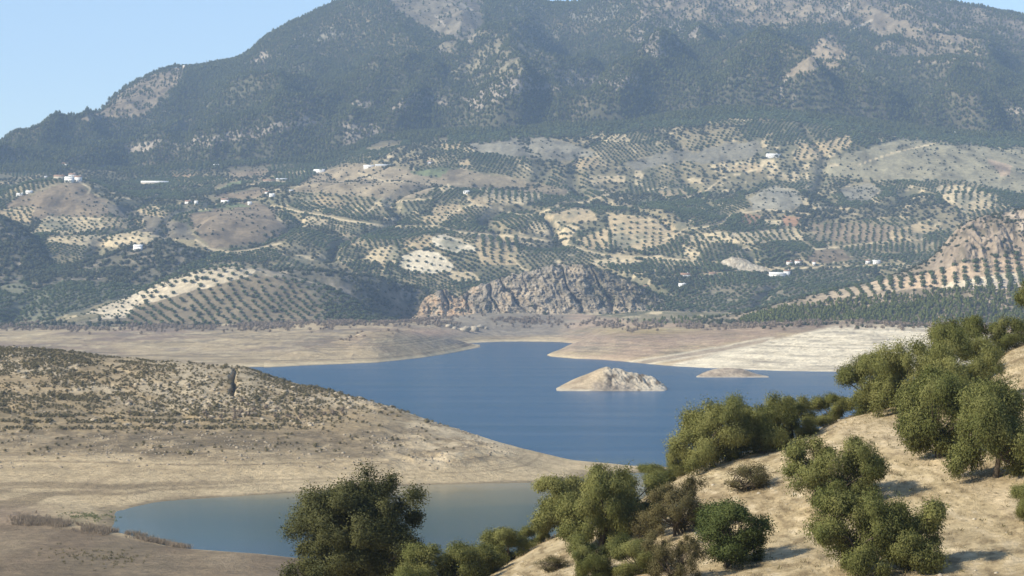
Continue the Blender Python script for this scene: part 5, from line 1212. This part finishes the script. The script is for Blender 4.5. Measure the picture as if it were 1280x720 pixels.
house(461, 210, 13, 2.8, 'low white stable on top of the bare brown hill', 'white', 'white', 'barn', 'barn', deep=0.3); house(479, 209, 20, 2.4, 'long grey sheet roofed barn right of the white stable', 'cream', 'sheet', 'barn', 'barn', deep=0.25)
house(537, 205, 6, 3.2, 'white house among trees above the green strip', 'white', 'tile'); house(583, 242, 8, 2.6, 'low white house above the striped tan field', 'white', 'white')
house(967, 197, 18, 3.6, 'bright white long house alone on the olive slope under the mountain', 'white', 'white', rz=0.12, deep=0.3, annex=True)
house(1193, 168, 6, 2.6, 'white house on top of the pale scrub hill', 'white', 'white'); house(1201, 168, 3.2, 1.6, 'tiny white hut beside the house on the pale scrub hill', 'white', 'white', 'hut', 'hut')
house(972, 347, 20, 4.8, 'long white farm building on the flat beyond the right shore', 'white', 'white', 'barn', 'barn', deep=0.35); house(984, 346, 8, 7.5, 'taller white house at the end of the long white farm building', 'white', 'tile')
house(987, 331, 7, 3.8, 'left white house of the three above the long farm', 'white', 'tile'); house(998, 331, 8, 5, 'middle white house of the three above the long farm', 'white', 'tile'); house(1018, 332, 4, 5, 'narrow right hand house of the three above the long farm', 'white', 'tile')
house(1085, 330, 6, 4.5, 'left white house of two near the foot of the right spur', 'white', 'tile'); house(1096, 330, 9, 3.6, 'right low white house of two near the foot of the right spur', 'white', 'white')
house(857, 348, 12, 4.8, 'white farmhouse behind the right end of the crag', 'white', 'tile'); house(853, 359, 9, 3.4, 'low white house in front of the white farmhouse by the crag', 'white', 'white')
house(807, 362, 5, 4.2, 'small white house at the upper edge of the flat grove', 'white', 'tile'); house(877, 352, 4, 2.8, 'tiny white hut by the track left of the pale mound', 'white', 'white', 'hut', 'hut')
house(891, 346, 9, 4.2, 'cream house at the left foot of the pale mound', 'cream', 'tile')
house(172, 313, 11, 5.4, 'white house with dark openings on the wooded ridge', 'white', 'white', annex=True)

# masts and poles
def pole(name, label, cat, px, py, hpx, w=0.3, lattice=False):
    p = at_any(px, py); h = hpx*p[1]/F
    e = empty(name, (p[0], p[1], p[2]-0.4)); tag(e, label, cat)
    if lattice:
        parts = []
        cs = [(-1, -1), (1, -1), (1, 1), (-1, 1)]; b0, b1 = 1.3, 0.35; n = 8
        for cx, cy_ in cs: parts.append(tube([(cx*b0, cy_*b0, 0), (cx*b1, cy_*b1, h)], [0.16, 0.12], 5))
        for i in range(n):
            f0, f1 = i/n, (i+1)/n; w0, w1 = b0+(b1-b0)*f0, b0+(b1-b0)*f1
            for j in range(4):
                a, bb = cs[j], cs[(j+1) % 4]; parts.append(tube([(a[0]*w0, a[1]*w0, h*f0), (bb[0]*w1, bb[1]*w1, h*f1)], [0.08, 0.08], 4))
        V, Q = merge(parts); link('tower', mesh_np('tower', V, Q, M_steel), e)
        V, Q = merge([tube([(0, 0, h), (0, 0, h+4)], [0.1, 0.06], 5)]); link('antenna', mesh_np('antenna', V, Q, M_steel), e)
    else:
        V, Q = merge([tube([(0, 0, 0), (0, 0, h)], [w, w*0.7], 7)]); link('shaft', mesh_np('shaft', V, Q, M_wood), e)
        V, Q = boxm(-1.3, 1.3, -0.1, 0.1, h-0.9, h-0.7); link('crossarm', mesh_np('crossarm', V, Q, M_wood), e)
pole('lattice_mast', 'thin grey lattice mast on the skyline right of the rocky knoll', 'mast', 258, 83.5, 9, lattice=True)
pole('lattice_mast', 'shorter grey mast on the skyline, nearer the rocky knoll', 'mast', 246, 85, 5, lattice=True)
pole('utility_pole', 'utility pole standing behind the long white farm building', 'utility pole', 985.5, 343, 13, 0.35); pole('utility_pole', 'utility pole beside the tiny hut left of the pale mound', 'utility pole', 871, 352, 9, 0.35)
house(231, 84, 5, 3, 'small pale stone hut on the rocky knoll of the skyline', 'cream', 'white', 'hut', 'hut')

HAZE = 8.5e-5; SUNV = (-0.74, -0.38, 0.54); SUNE = 4.9; SKYS = 0.125; EXPO = 0.6; DENOISE = True
# ------------------------------------------------------------------ air
hz = bpy.data.meshes.new('haze')
x0, x1, y0, y1, z0, z1 = -9200, 9200, -3200, 9200, -15.5, 1250
vs = [(x, y, z) for z in (z0, z1) for y in (y0, y1) for x in (x0, x1)]
hz.from_pydata(vs, [], [(0,2,3,1), (4,5,7,6), (0,1,5,4), (2,6,7,3), (0,4,6,2), (1,3,7,5)]); hz.update()
ho = link('haze', hz); tag(ho, kind='stuff')
hm = bpy.data.materials.new('summer_haze'); hm.use_nodes = True
hnt = hm.node_tree; hnt.nodes.remove(hnt.nodes['Principled BSDF'])
pv = N(hnt, 'ShaderNodeVolumePrincipled'); pv.inputs['Color'].default_value = (0.50, 0.70, 1.0, 1)
pv.inputs['Density'].default_value = HAZE; pv.inputs['Anisotropy'].default_value = 0.0
hnt.links.new(pv.outputs[0], hnt.nodes['Material Output'].inputs['Volume'])
hz.materials.append(hm)
hm.cycles.homogeneous_volume = True if hasattr(hm.cycles, 'homogeneous_volume') else False

# ------------------------------------------------------------------ light, sky, camera
to_sun = Vector(SUNV).normalized()
el = math.asin(to_sun.z)
sl = bpy.data.lights.new('sun', 'SUN'); sl.energy = SUNE; sl.angle = math.radians(0.5); sl.color = (1.0, 0.92, 0.76)
so = bpy.data.objects.new('sun', sl); COL.objects.link(so); so.rotation_euler = (-to_sun).to_track_quat('-Z', 'Y').to_euler()
w = bpy.data.worlds.new('World'); scene.world = w; w.use_nodes = True
wn = w.node_tree; sk = wn.nodes.new('ShaderNodeTexSky'); sk.sky_type = 'NISHITA'; sk.sun_disc = False
sk.sun_elevation = el; sk.sun_rotation = math.atan2(to_sun.x, to_sun.y); sk.altitude = 500; sk.dust_density = 0.6; sk.ozone_density = 1.6
wn.links.new(sk.outputs[0], wn.nodes['Background'].inputs['Color']); wn.nodes['Background'].inputs['Strength'].default_value = SKYS
cd = bpy.data.cameras.new('camera'); cd.sensor_width = 36; cd.lens = 36*F/1280; cd.clip_start = 0.5; cd.clip_end = 60000
co = bpy.data.objects.new('camera', cd); COL.objects.link(co); co.location = (0, 0, HC); co.rotation_euler = (math.pi/2, 0, 0)
scene.camera = co
vs_ = scene.view_settings; vs_.view_transform = 'Standard'; vs_.look = 'None'; vs_.gamma = 1; vs_.use_curve_mapping = False; vs_.exposure = EXPO
cy = scene.cycles; cy.max_bounces = 6; cy.diffuse_bounces = 2; cy.glossy_bounces = 2; cy.transmission_bounces = 3; cy.volume_bounces = 1; cy.transparent_max_bounces = 4
cy.use_denoising = DENOISE; cy.caustics_reflective = False; cy.caustics_refractive = False
scene.render.engine = 'CYCLES'
